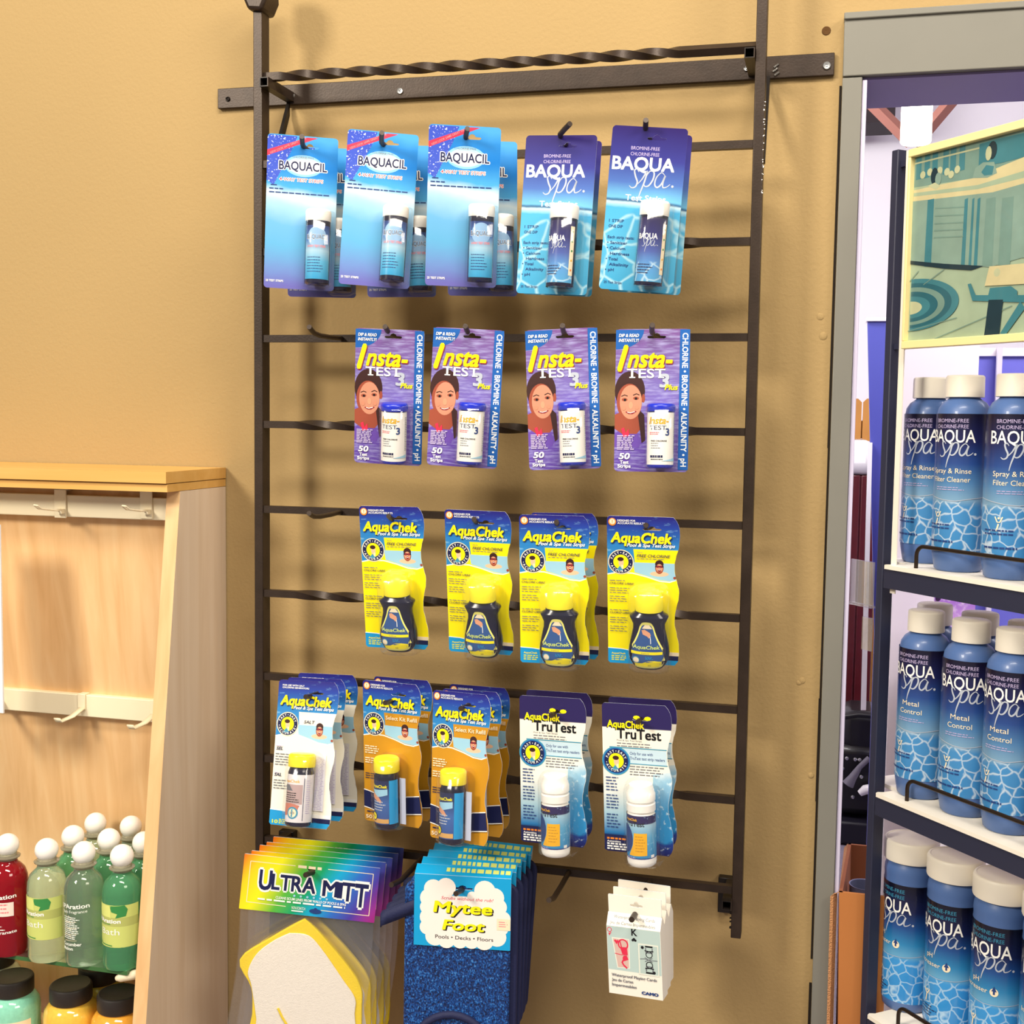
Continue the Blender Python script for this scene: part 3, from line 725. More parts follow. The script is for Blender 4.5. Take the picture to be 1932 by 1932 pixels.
        A.ell(.215, .535, .03, K['skin'], rv=.05, n=12); A.stroke([(.15, .580), (.19, .592), (.24, .592), (.29, .575)], .016, K['wine']); A.stroke([(.17, .583), (.21, .588), (.27, .579)], .008, K['white'])
        A.ell(.12, .555, .03, mat('print_blush', 'D08A6C', rough=.5), n=12); A.ell(.30, .55, .028, MATS['print_blush'], n=12)
        A.poly([(.09, .70), (.13, .69), (.15, .73), (.19, .70), (.2, .75), (.12, .76)], K['red'])
        A.rect(.865, .004, .998, .985, K['blue']); A.text('CHLORINE \u2022 BROMINE \u2022 ALKALINITY \u2022 pH', .90, .03, .038, K['white'], w=1.80, rot=-PI/2, bold=.025)
        for i, s in enumerate(('DIP & READ', 'INSTANTLY!')): A.text(s, .04, .056+i*.034, .021, K['white'], w=.27, bold=.03, shear=.2)
        for dx, dv, c_ in ((.010, .008, 'wine'), (0, 0, 'yellow')):
            A.text('I', .04, .285, .160, K[c_], bold=.06, shear=.42, dx=dx, dv=dv, w=.115)
            A.text('nsta-', .165, .268, .125, K[c_], w=.60, bold=.030, shear=.30, dx=dx, dv=dv)
        A.text('TEST', .155, .342, .062, K['white'], w=.52, bold=.012)
        for x in (.155, .165, .60): pass
        for x0, x1 in ((.19, .27), (.58, .66)): A.rect(x0, .335, x1, .343, K['white'])
        A.text('3', .605, .405, .088, K['silver'], w=.115, bold=.04, shear=.1); A.text('Plus', .67, .425, .036, K['yellow'], w=.175, bold=.035, shear=.25)
        A.greek(.035, .745, .24, 9, .0118, .0075, K['lilac'], 2)
        A.text('50', .065, .912, .040, K['white'], w=.145, bold=.035, shear=.15); A.text('Test', .082, .945, .022, K['white'], w=.115, bold=.03); A.text('Strips', .05, .973, .022, K['white'], w=.175, bold=.03)
        u, v0, v1, r, ch, cap, body = .63, .527, .972, .0140, .0085, M_capb, M_capb
        M_lw = mat('vial_label_white', 'F3F0EA', rough=.3, coat=.3)
        def art(A2):
            A2.rect(-.25, .015, 1.25, .93, M_lw)
            A2.text('Insta-', .10, .22, .13, K['grey'], w=.68, bold=.01, shear=.3, dx=.012, dv=.006); A2.text('Insta-', .10, .22, .13, K['gold'], w=.68, bold=.025, shear=.3)
            A2.text('TEST', .14, .335, .08, K['navy'], w=.56); A2.text('3', .68, .44, .13, K['ink'], w=.12, bold=.04)
            A2.greek(.14, .38, .42, 2, .03, .012, K['red'], 3); A2.text('FREE CHLORINE', .20, .56, .028, K['black'], w=.52, bold=.02); A2.greek(.2, .585, .32, 3, .045, .012, K['grey'], 3)
            A2.greek(.18, .82, .45, 1, .045, .045, K['navy'], 6); A2.greek(.2, .89, .42, 1, .045, .015, K['black'], 6)
            A2.poly([(.55, .93), (.8, .90), (1.1, .86), (1.1, .93)], K['sky']); A2.greek(1.02, .10, .15, 20, .035, .012, K['grey'], 9)
        L = lambda bo, cx, cy, r, zb, zc: lab(bo, cx, cy, r, zb+.0035, zc-.001, M_lw, art)
    if kind in 'YSK':
        cb = {'Y': 'FFEE0A', 'S': 'FBF6E6', 'K': 'CB9020'}[kind]; zj = top-.215*H_
        m = gmat('card_print_'+{'Y': 'yellow', 'S': 'cream', 'K': 'ochre'}[kind], [(0, cb), (.5*((zj-.0002)+top)/H_*2, cb), (min(.999, (zj+top)/H_), '2E8CD0'), (.85, '2468B4'), (.93, '2440A0'), (1, '241C78')], -top, top, rough=.3, coat=.25, noise=('8CC4EA', (60, 60, 210), .60, .78, zj+.0005, zj+.001))
        hole = slot(W_, H_, .62, .082, .13, .008); mb = card_base(wavy(W_, H_), hole, m)
        aqua_common(A, kind)
        if kind == 'Y':
            u, v0, v1, r, ch, cap, body = .60, .445, .985, 0, 0, None, None
        if kind == 'S':
            u, v0, v1, r, ch, cap, body = .565, .490, .975, .0148, .0150, M_capy, M_vialnavy
            M_ls = mat('salt_label', 'E6E2E6', rough=.25, coat=.3)
            def art(A2):
                A2.rect(-.2, .06, 1.1, .965, M_ls); A2.rect(-.05, .21, .78, .62, mat('print_mauve', 'B9A0A0', rough=.4)); A2.poly([(.0, .22), (.30, .22), (.45, .34), (.12, .34)], K['grey'])
                A2.text('AquaChek', .02, .17, .06, K['gold'], w=.66, bold=.01); A2.stroke([(.82, .07), (.82, .96)], .02, K['navy'])
                A2.greek(.1, .38, .6, 5, .045, .018, K['black'], 3); A2.poly([(.02, .62), (.4, .60), (.7, .64), (.6, .82), (.02, .88)], mat('print_coral', 'C77C6A', rough=.4)); A2.ring(.48, .80, .0, .19, K['teal'], n=20); A2.ell(.48, .80, .14, K['cream'], n=16); A2.text('10', .48, .825, .05, K['navy'], al='C', w=.14)
                A2.greek(.9, .12, .18, 16, .045, .012, K['lilac'], 8)
            L = lambda bo, cx, cy, r, zb, zc: lab(bo, cx, cy, r, zb+.005, zc-.008, M_ls, art)
        if kind == 'K':
            u, v0, v1, r, ch, cap, body = .515, .500, .985, .0145, .0160, M_capy, M_vialnavy
            def art(A2):
                A2.rect(-.1, .05, .80, .95, gmat('kit_label_print', [(0, '2E4A8C'), (.5, '3E66A8'), (.8, '1E2C5C'), (1, '1A1C44')], -.080, -.02, rough=.2, coat=.4))
                A2.rect(.80, .05, 1.15, .95, K['cyan']); A2.text('AquaChek', .12, .20, .06, K['yellow'], w=.62, bold=.02, shear=.1)
                A2.poly([(.1, .26), (.75, .22), (.75, .34), (.35, .40)], K['sky']); A2.poly([(.08, .34), (.2, .32), (.45, .40), (.55, .48), (.5, .52), (.3, .46), (.1, .42)], K['skin']); A2.greek(.2, .48, .5, 4, .055, .022, K['silver'], 3)
                A2.rect(-.1, .84, .78, .93, mat('print_tan', 'D6A660', rough=.4)); A2.ell(.22, .80, .15, K['navy'], n=18); A2.ell(.22, .80, .12, K['yellow'], n=18); A2.text('50', .22, .82, .04, K['navy'], al='C', w=.14)
            L = lambda bo, cx, cy, r, zb, zc: lab(bo, cx, cy, r, zb+.004, zc-.005, M_vialnavy, art)
    if kind == 'T':
        m = gmat('card_print_reader', [(0, '1C1A58'), (.10, '1E2468'), (.13, '2678B4'), (.26, 'A9CDDC'), (.42, 'E9ECE6'), (.60, 'FAF3E2'), (.838, 'FBF4E4'), (.840, '2A2058'), (1, '2A2058')], -top, top, rough=.3, coat=.25)
        hole = slot(W_, H_, .56, .100, .12, .008); mb = card_base(wavy(W_, H_), hole, m)
        Mw = gmat('splash_print', [(0, '181C60'), (.12, '1C3C8C'), (.16, '2C8CC8'), (.5, '3C96CC'), (.85, '9CC8E0'), (1, 'E6EEF0')], -top, -top+.60*H_, wobble=.02, wscale=(60, 60, 60), rough=.3, noise=('DDF0F6', (150, 150, 150), .60, .72))
        n = 12; A.poly([(.72, .46)]+[(edge(.44+.56*i/24)-.003, .44+.555*i/24) for i in range(25)]+[(.70, .995)], Mw)
        A.text('AquaChek', .075, .160, .040, K['black'], w=.52, bold=.045, dx=-.01, dv=.006); A.text('AquaChek', .075, .160, .045, K['yellow'], w=.53, bold=.035)
        A.ell(.50, .088, .05, K['yellow'], rv=.03, n=8); A.ell(.66, .092, .05, K['yellow'], rv=.03, n=8)
        A.text('TruTest', .215, .232, .064, K['black'], w=.63, bold=.035)
        A.text('Pool & Spa Test Strips', .21, .250, .010, K['grey'], w=.36); A.greek(.21, .262, .62, 2, .018, .006, K['grey'], 3)
        A.rect(.30, .300, edge(.33)-.01, .395, mat('print_pale_blue', 'C4DCE8', rough=.4)); A.rect(.10, .290, edge(.29)-.01, .297, K['teal']); A.rect(.28, .395, edge(.39)-.01, .401, K['teal'])
        A.text('Only for use with', .395, .338, .019, K['ink'], w=.33, bold=.01); A.text('TruTest test strip readers', .395, .370, .019, K['ink'], w=.50, bold=.01)
        A.greek(.39, .412, .52, 4, .018, .007, K['grey'], 6)
        A.ell(.195, .385, .205, K['teal'], n=34); ring_logo(A, .195, .385, .172, outer='blue')
        for v, n in ((.495, 5), (.615, 5), (.745, 5)): A.greek(.04, v, .20, n, .021, .007, K['ink'], int(v*999))
        A.rect(.002, .885, .42, .99, K['navy']); A.greek(.04, .905, .36, 1, .02, .012, K['orange'], 4)
        A.text('Automática', .04, .936, .012, K['white'], w=.2, bold=.02); A.greek(.04, .942, .36, 3, .017, .010, K['white'], 4)
        u, v0, v1, r, ch, cap, body = .595, .490, 1.025, .0158, .029, M_capw, M_capw
        def art(A2):
            A2.rect(-.2, .0, 1.2, .90, gmat('reader_label_print', [(0, '1C2C78'), (.14, '223C88'), (.16, '2E8CC4'), (.6, '5CAAD4'), (.88, 'A8CCE0'), (.90, '2A2058'), (1, '2A2058')], -.0845, -.034, rough=.2, coat=.4, noise=('9CD0EA', (200, 200, 200), .62, .75)))
            A2.text('AquaChek', .10, .11, .05, K['gold'], w=.38, bold=.02); A2.text('TruTest', .07, .22, .10, K['black'], w=.62, bold=.02)
            A2.ell(.08, .50, .26, K['ink'], rv=.42, n=20); A2.poly([(.38, .36), (.76, .36), (.76, .82), (.20, .84), (.34, .62)], K['gold']); A2.greek(.42, .42, .28, 6, .06, .02, K['ochre'], 3)
            A2.greek(.1, .90-.03, .4, 2, .03, .01, K['lilac'], 3); A2.rect(.88, .82, 1.0, .88, K['white'])
        L = lambda bo, cx, cy, r, zb, zc: lab(bo, cx, cy, r, zb+.0045, zc-.003, M_capw, art)
    A.emit_flat(mb, -.0003-.00002)
    mb.build('card', parent=root, smooth=0, recalc=False)
    if kind == 'Y':
        cx = (u-.5)*W_; zt = top-.445*H_; zb = top-.985*H_; h = zt-zb
        # squat waisted bottle: half width along its height (fraction from the top)
        prof = [(.27, .19), (.30, .20), (.335, .262), (.35, .268), (.375, .255), (.44, .222), (.50, .222), (.60, .248), (.72, .276), (.80, .283), (.88, .270), (.95, .225), (.985, .19), (1, .16)]
        vs = []; fs = []; n = 32
        def hw(z):
            t_ = (zt-z)/h
            for (a, p), (b, q) in zip(prof, prof[1:]):
                if a <= t_ <= b: return (p+(q-p)*(t_-a)/(b-a))*W_
            return prof[-1][1]*W_ if t_ > 1 else prof[0][1]*W_
        dep = .60
        cy = -.0145
        for t_, a in prof:
            for j in range(n):
                th = 2*PI*j/n; c2 = math.copysign(abs(math.cos(th))**.8, math.cos(th)); s2 = math.copysign(abs(math.sin(th))**.8, math.sin(th))
                vs.append((cx+a*W_*c2, cy+min(.0128, a*W_*dep)*s2, zt-t_*h))
        for i in range(len(prof)-1):
            for j in range(n): fs.append((i*n+j, i*n+(j+1) % n, (i+1)*n+(j+1) % n, (i+1)*n+j))
        fs += [tuple(range(n)), tuple((len(prof)-1)*n+j for j in reversed(range(n)))]
        b = MB(); b.add(vs, fs, M_vialnavy); bo = b.build('vial', parent=root)
        c_ = MB(); c_.lathe([(0, zt), (.006, zt-.0006), (.0105, zt-.003), (.0138, zt-.008), (.0150, zt-.014), (.0152, zt-.022), (.0148, zt-h*.275), (.012, zt-h*.28)], M_capy, c=(cx, cy, 0), seg=36, sx=1.0, sy=.84); c_.build('cap', parent=bo)
        def surf(x, z, l):
            a = hw(z); q = max(0, 1-min(1, abs(x/a))**2.2)**.45; return (cx+x, cy-min(.0128, a*dep)*q-.0006-l, z)
        lbm = MB(); A2 = Art(.046, h)
        def tear(k, o=0): 
            P_ = [(.5, .39), (.60, .40), (.66, .45), (.70, .52), (.78, .62), (.90, .74), (.93, .82), (.88, .90), (.80, .955), (.5, .965)]
            P_ += [(1-a, b) for a, b in P_[::-1][1:-1]]
            return [(.47+(a-.5)*k+o, .68+(b-.68)*k) for a, b in catmull(P_+[P_[0]], 4)[:-1]]
        A2.poly(tear(1.02), mat('print_pale_yellow', 'F3EE7E', rough=.3)); A2.poly(tear(.90), mat('print_deep_blue', '2C5490', rough=.25, coat=.3))
        A2.poly([(.36, .90), (.5, .868), (.66, .862), (.82, .875), (.80, .925), (.74, .945), (.22, .945), (.17, .91)], K['yellow'])
        A2.poly([(.43, .42), (.53, .42), (.60, .47), (.36, .47)], K['cream']); A2.poly([(.35, .49), (.42, .48), (.55, .52), (.57, .55), (.53, .585), (.48, .56), (.38, .54)], K['skin']); A2.stroke([(.55, .56), (.565, .60), (.57, .65)], .015, K['white'])
        A2.text('AquaChek', .14, .715, .042, mat('print_lime_white', 'CFE07A', rough=.4), w=.64, bold=.02, shear=.1)
        A2.rect(.10, .750, .84, .785, K['yellow']); A2.text('Yellow', .34, .776, .014, K['ink'], w=.2); A2.ell(.22, .86, .09, K['teal'], n=16); A2.ell(.22, .86, .07, K['cream'], n=14)
        A2.greek(.44, .81, .2, 3, .014, .006, K['cyan'], 4); A2.text('50', .50, .935, .016, K['navy'], w=.07)
        A2.L += 2
        for it in A2.items: pass
        zc0 = (zt+zb)/2
        A2.emit_curved(lbm, lambda x, z, l: surf(x, z+zc0, l), .0028, .0040, eps=.00006); lbm.build('label', parent=bo, recalc=False)
        blister(root, u, .43, 1.02, W_, H_, .0235, .0295)
    else:
        kw = dict(cap_dome=1, ) if kind == 'T' else {}
        if kind == 'B': pass
        vial(root, u, v0, v1, W_, H_, r, ch, cap, body, L, cap_r={'I': r*1.10, 'T': r*1.0, 'K': r*1.03}.get(kind, r*1.05), **kw)
        blister(root, u+(.03 if kind in 'AB' else .015), v0-.012, min(1.045, v1+.022), W_, H_, r*1.28, r*2+.004)
        if kind in 'K':
            s_ = MB(); cx = (u-.5)*W_; s_.box((cx+.0150, -.0125, top-.96*H_), (cx+.0228, -.0120, top-.64*H_), mat('print_leaflet', 'BFC4D8', rough=.5)); s_.build('leaflet', parent=root, smooth=0)
    return root
POSE = {
 'A1': (-.76, 1.63, 24.76, .099, -.0798, 1.7796), 'A1b': (-.65, -.6, 26.0, .107, -.0405, 1.7745), 'A2': (-2.8, 3.29, 19.94, .1926, -.0777, 1.7814), 'A2b': (-1.4, -2.02, 24.5, .2033, -.038, 1.7738),
 'A3': (3.93, .77, 22.13, .2918, -.0788, 1.781), 'A3b': (-.19, -.78, 22.1, .3031, -.0390, 1.774),
 'B1': (-1.92, 2.55, -1.63, .3971, -.0763, 1.7697), 'B1b': (-1.33, 2.67, 2.84, .3950, -.0400, 1.772), 'B2': (2.41, 4.16, 6.34, .4924, -.0817, 1.7717), 'B2b': (1.53, 3.05, 8.3, .4940, -.0430, 1.7733),
 'I1': (6.47, 2.28, 6.5, .2061, -.0781, 1.5707), 'I2': (1.05, 2.67, 8.51, .2978, -.0818, 1.5707), 'I3': (-1.19, -2.77, 6.6, .4082, -.0771, 1.5706), 'I4': (-1.87, -.37, 5.58, .5055, -.075, 1.5702),
 'Y1': (6.79, -.69, -.88, .2132, -.0752, 1.3639), 'Y2': (8.73, .44, -2.11, .3148, -.0742, 1.3631), 'Y3': (5.45, -.3, 2.43, .4044, -.0870, 1.3608), 'Y3b': (3.04, -1.02, -2.1, .4066, -.0412, 1.3595), 'Y4': (10.39, -.12, 1.42, .5025, -.0858, 1.3641),
 'S1': (-11.15, -1.31, -2.38, .1121, -.0982, 1.1562), 'S2': (-7.0, -2.5, -4.37, .1080, -.0575, 1.1510), 'S3': (-2.71, -1.17, .31, .1080, -.0200, 1.1495),
 'K1': (.28, -1.17, -10.85, .2126, -.0761, 1.1587), 'K1b': (-1.51, -1.07, -8.55, .2117, -.0381, 1.1549), 'K2': (-5.12, -2.7, -16.69, .3008, -.0958, 1.1558), 'K2b': (-2.09, -2.94, -12.41, .3033, -.0540, 1.1500), 'K2c': (-1.24, -1.33, -8.0, .3010, -.0170, 1.1475),
 'T1': (-.4, -1.78, -5.44, .4048, -.0802, 1.1558), 'T1b': (1.84, -.76, -2.04, .4033, -.0404, 1.1543), 'T2': (1.04, -2.13, -5.35, .5, -.0806, 1.1551), 'T2b': (1.24, -1.37, -3.34, .4998, -.0410, 1.1529)}
PL = {
 'A': ('carded 4-way test strips on the top row', {'A1': 'pale blue test strip card, front one at the left end of the top row', 'A1b': 'pale blue test strip card half hidden behind the leftmost card of the top row',
   'A2': 'pale blue test strip card, front one on the second hook of the top row', 'A2b': 'pale blue test strip card behind the second front card of the top row',
   'A3': 'pale blue test strip card, front one on the middle hook of the top row', 'A3b': 'pale blue test strip card behind the front one, middle hook of the top row'}),
 'B': ('carded spa test strips on the top row', {'B1': 'purple to turquoise test strip card, front one on the fourth hook of the top row', 'B1b': 'purple and turquoise test strip card behind the front one, fourth hook of the top row',
   'B2': 'purple to turquoise test strip card at the right end of the top row, front card', 'B2b': 'purple and turquoise test strip card peeking out behind the rightmost card of the top row'}),
 'I': ('violet carded test strips on the second row', {'I1': 'violet test strip card with girl photo, leftmost of the four on the second row', 'I2': 'violet test strip card with girl photo, second from left on the second row',
   'I3': 'violet test strip card with girl photo, third from left on the second row', 'I4': 'violet test strip card with girl photo, right end of the second row'}),
 'Y': ('yellow carded test strips on the third row', {'Y1': 'yellow and blue wavy-edged card with dark squat bottle, leftmost on the third row', 'Y2': 'yellow and blue wavy-edged card with dark squat bottle, second from left on the third row',
   'Y3': 'yellow and blue wavy-edged card, front one of the pair on the third row', 'Y3b': 'yellow wavy-edged card peeking out behind another one on the third row', 'Y4': 'yellow and blue wavy-edged card with dark squat bottle, right end of the third row'}),
 'S': ('white carded salt test strips on the fourth row', {'S1': 'white salt test strip card, frontmost at the left end of the fourth row', 'S2': 'white salt test strip card, middle of the stack at left on the fourth row', 'S3': 'white salt test strip card, rearmost of the stack at left on the fourth row'}),
 'K': ('ochre carded refill packs on the fourth row', {'K1': 'ochre refill card, front one on the second hook of the fourth row', 'K1b': 'ochre refill card behind the front one, second hook of the fourth row',
   'K2': 'ochre refill card turned left, front one on the middle hook, fourth row', 'K2b': "ochre refill card between the other two, middle hook of fourth row", 'K2c': 'ochre refill card, rearmost on the middle hook of the fourth row'}),
 'T': ('navy and white carded reader strips on the fourth row', {'T1': 'navy-topped white card, front one on the fourth hook of the fourth row', 'T1b': 'navy-topped white card behind the front one, fourth hook of the fourth row',
   'T2': 'navy-topped white card, front one at the right end of the fourth row', 'T2b': 'navy-topped white card behind the front one, right end of the fourth row'})}
for kind, (grp, d) in PL.items():
    proto = None
    for key, label in d.items():
        if proto is None: o = proto = pack(kind)
        else: o = copy_tree(proto)
        rx, ry, rz, x, y, z = POSE[key]
        o.location = (x, y, z); o.rotation_euler = [math.radians(a) for a in (rx, ry, rz)]
        tag(o, label, 'test strips', grp)

# ---- scrubbing mitts ------------------------------------------------
M_mitt = mat('yellow_mitt_cloth', 'F7D615', rough=.8, bump=(500, .4, .001))
M_felt = mat('white_felt', 'F2EADF', rough=.95, var=(220, .06), bump=(700, .5, .001))
def mitt():
    root = empty('scrubbing_mitt'); W_, H_ = .1604, .0661
    m = gmat('header_rainbow', [(0, 'F0321E'), (.06, 'F7641E'), (.16, 'FFD21E'), (.27, 'F4EE1A'), (.40, '5CB83C'), (.50, '12A468'), (.60, '12A8D8'), (.70, '2E6CC8'), (.80, '4A3AA4'), (.90, 'A02C90'), (1, 'C01E6C')], -.098, .098, (.86, 0, -.50), rough=.3, coat=.3)
    mb = card_base(rrect(W_, H_, .001), slot(W_, H_, .50, .16, .03, .03), m, th=.0011)
    A = Art(W_, H_); wl = K['cream']
    for a, b in (((.05, .12), (.38, .12)), ((.62, .12), (.955, .12)), ((.05, .12), (.05, .86)), ((.955, .12), (.955, .88)), ((.05, .86), (.34, .87)), ((.60, .875), (.955, .88))): A.stroke([a, b], .005, wl)
    A.greek(.40, .10, .22, 1, .05, .05, wl, 3)
    for bold, c_, e in ((.11, 'white', .0), (.032, 'navy', 0)):
        x = .125
        for ch, w_, h_, dv in (('U', .095, .34, .0), ('L', .06, .27, -.02), ('T', .085, .27, -.02), ('R', .08, .27, -.02), ('A', .10, .27, -.02), (' ', .05, 0, 0), ('M', .115, .27, .0), ('I', .028, .27, .01), ('T', .095, .32, .05), ('T', .10, .40, .13)):
            if ch != ' ': A.text(ch, x+w_/2, .60+dv, h_, K[c_], w=w_*.92, al='C', bold=bold, dl=.3)
            x += w_+.0
        A.L += 1
    for i in range(6): A.ell(.395+i*.048, .66, .009, K['sky'], n=8)
    A.text('CLEANS SCUM LINES FROM WALLS OF POOLS & SPAS', .26, .745, .045, K['white'], w=.52, bold=.02); A.greek(.13, .765, .76, 1, .04, .03, K['white'], 9)
    A.text('NON-SCRATCH', .385, .90, .05, K['white'], w=.10); A.ell(.56, .90, .045, K['ink'], rv=.018, n=14); A.ell(.56, .865, .012, K['ink'], n=8)
    A.greek(.385, .92, .1, 1, .04, .02, K['white'], 2)
    A.emit_flat(mb, -.00057); mb.build('header_card', parent=root, smooth=0, recalc=False)
    Y = [(-.002, -.038), (.0187, -.0546), (.055, -.090), (.072, -.112), (.0765, -.135), (.0765, -.20), (.03, -.215), (-.05, -.205), (-.052, -.16), (-.0565, -.128), (-.0735, -.096), (-.04, -.066)]
    b = MB(); b.prism(catmull([Y[0]]+Y[1:]+[Y[0]], 4)[:-1][::-1], M_mitt, .0025, .0085); bo = b.build('mitt_cloth', parent=root, bevel=.001)
    P_ = catmull([(-.018, -.0566), (.004, -.057), (.022, -.072), (.050, -.105), (.067, -.126), (.069, -.145), (.067, -.195), (-.04, -.197), (-.046, -.165), (-.056, -.125), (-.062, -.108), (-.054, -.086), (-.036, -.068), (-.018, -.0566)], 5)[:-1]
    b = MB(); b.prism(P_[::-1], M_felt, .0008, .0024); fo = b.build('felt_pad', parent=bo, bevel=.0006)
    b = MB(); b.tube([(-.022, .0006, -.148), (-.016, .0003, -.158), (-.007, .0004, -.170), (.004, .0006, -.180)], .0014, M_mitt); b.build('thumb_seam', parent=bo)
    b = MB()
    for yy, sgn in ((-.0010, -1), (.0095, .25)):
        vs = []; fs = []; nx, nz = 14, 16
        for j in range(nz+1):
            for i in range(nx+1):
                u = i/nx; v = j/nz
                bulge = math.sin(PI*u)**.6*min(1, v*2.5)*.0026+.0008*math.sin(9*u+5*v*3)*math.sin(7*v+2*u)
                x = -.079+.158*u+(.003*math.sin(5*v) if u in (0, 1) else 0)
                vs.append((x, (.003 if v == 0 else yy*(.4+.6*min(1, v*3)))+sgn*bulge, -.032-.205*v))
        for j in range(nz):
            for i in range(nx): fs.append((j*(nx+1)+i, j*(nx+1)+i+1, (j+1)*(nx+1)+i+1, (j+1)*(nx+1)+i))
        b.add(vs, fs, film('bag_film', refl=.06, tint=.025, rough=.12))
    b.build('plastic_bag', parent=root, smooth=80, recalc=False)
    return root
ML = ['rainbow-headed bagged yellow and white mitt, frontmost of the stack at the lower left', 'bagged mitt with rainbow header, second from the front of the lower left stack', 'bagged mitt with rainbow header, middle of the lower left stack',
      'bagged mitt with rainbow header, fourth from the front of the lower left stack', 'bagged mitt with rainbow header, rearmost of the stack against the rack at lower left']
MP = [(.1149, -.0900, .9923, 15.2, 5.8, -1.8), (.1170, -.0745, .9925, 15.5, 4.8, -1.0), (.1195, -.0590, .9935, 14.8, 5.2, -1), (.1215, -.0435, .9930, 15.0, 4.6, -1), (.1235, -.0290, .9950, 14.6, 4.4, -1)]
for i, (lb_, p) in enumerate(zip(ML, MP)):
    o = (mp := mitt()) if i == 0 else copy_tree(mp)
    o.location = p[:3]; o.rotation_euler = [math.radians(a) for a in (p[5], p[4], p[3])]; tag(o, lb_, 'scrubbing mitt', 'bagged scrubbing mitts on the bottom row')

# ---- foot scrubbers ---------------------------------------------------
M_nav = mat('navy_fabric', '1B2148', rough=.7, bump=(400, .4, .001))
def tinsel():
    m = bpy.data.materials.new('blue_tinsel_weave'); m.use_nodes = True; nt = m.node_tree; b = nt.nodes['Principled BSDF']
    tc = nt.nodes.new('ShaderNodeTexCoord'); mp = nt.nodes.new('ShaderNodeVectorMath'); mp.operation = 'MULTIPLY'; mp.inputs[1].default_value = (620, 300, 420)
    nz = nt.nodes.new('ShaderNodeTexNoise'); nz.inputs['Scale'].default_value = 1; nz.inputs['Detail'].default_value = 3
    r = ramp(nt, [(.32, '031338'), (.50, '083678'), (.62, '125AAC'), (.76, '62AAE2')])
    nt.links.new(tc.outputs['Object'], mp.inputs[0]); nt.links.new(mp.outputs[0], nz.inputs['Vector']); nt.links.new(nz.outputs['Fac'], r.inputs['Fac']); nt.links.new(r.outputs['Color'], b.inputs['Base Color'])
    bp = nt.nodes.new('ShaderNodeBump'); bp.inputs['Strength'].default_value = .9; bp.inputs['Distance'].default_value = .002
    nt.links.new(nz.outputs['Fac'], bp.inputs['Height']); nt.links.new(bp.outputs['Normal'], b.inputs['Normal']); b.inputs['Roughness'].default_value = .45
    MATS['tinsel'] = m; return m
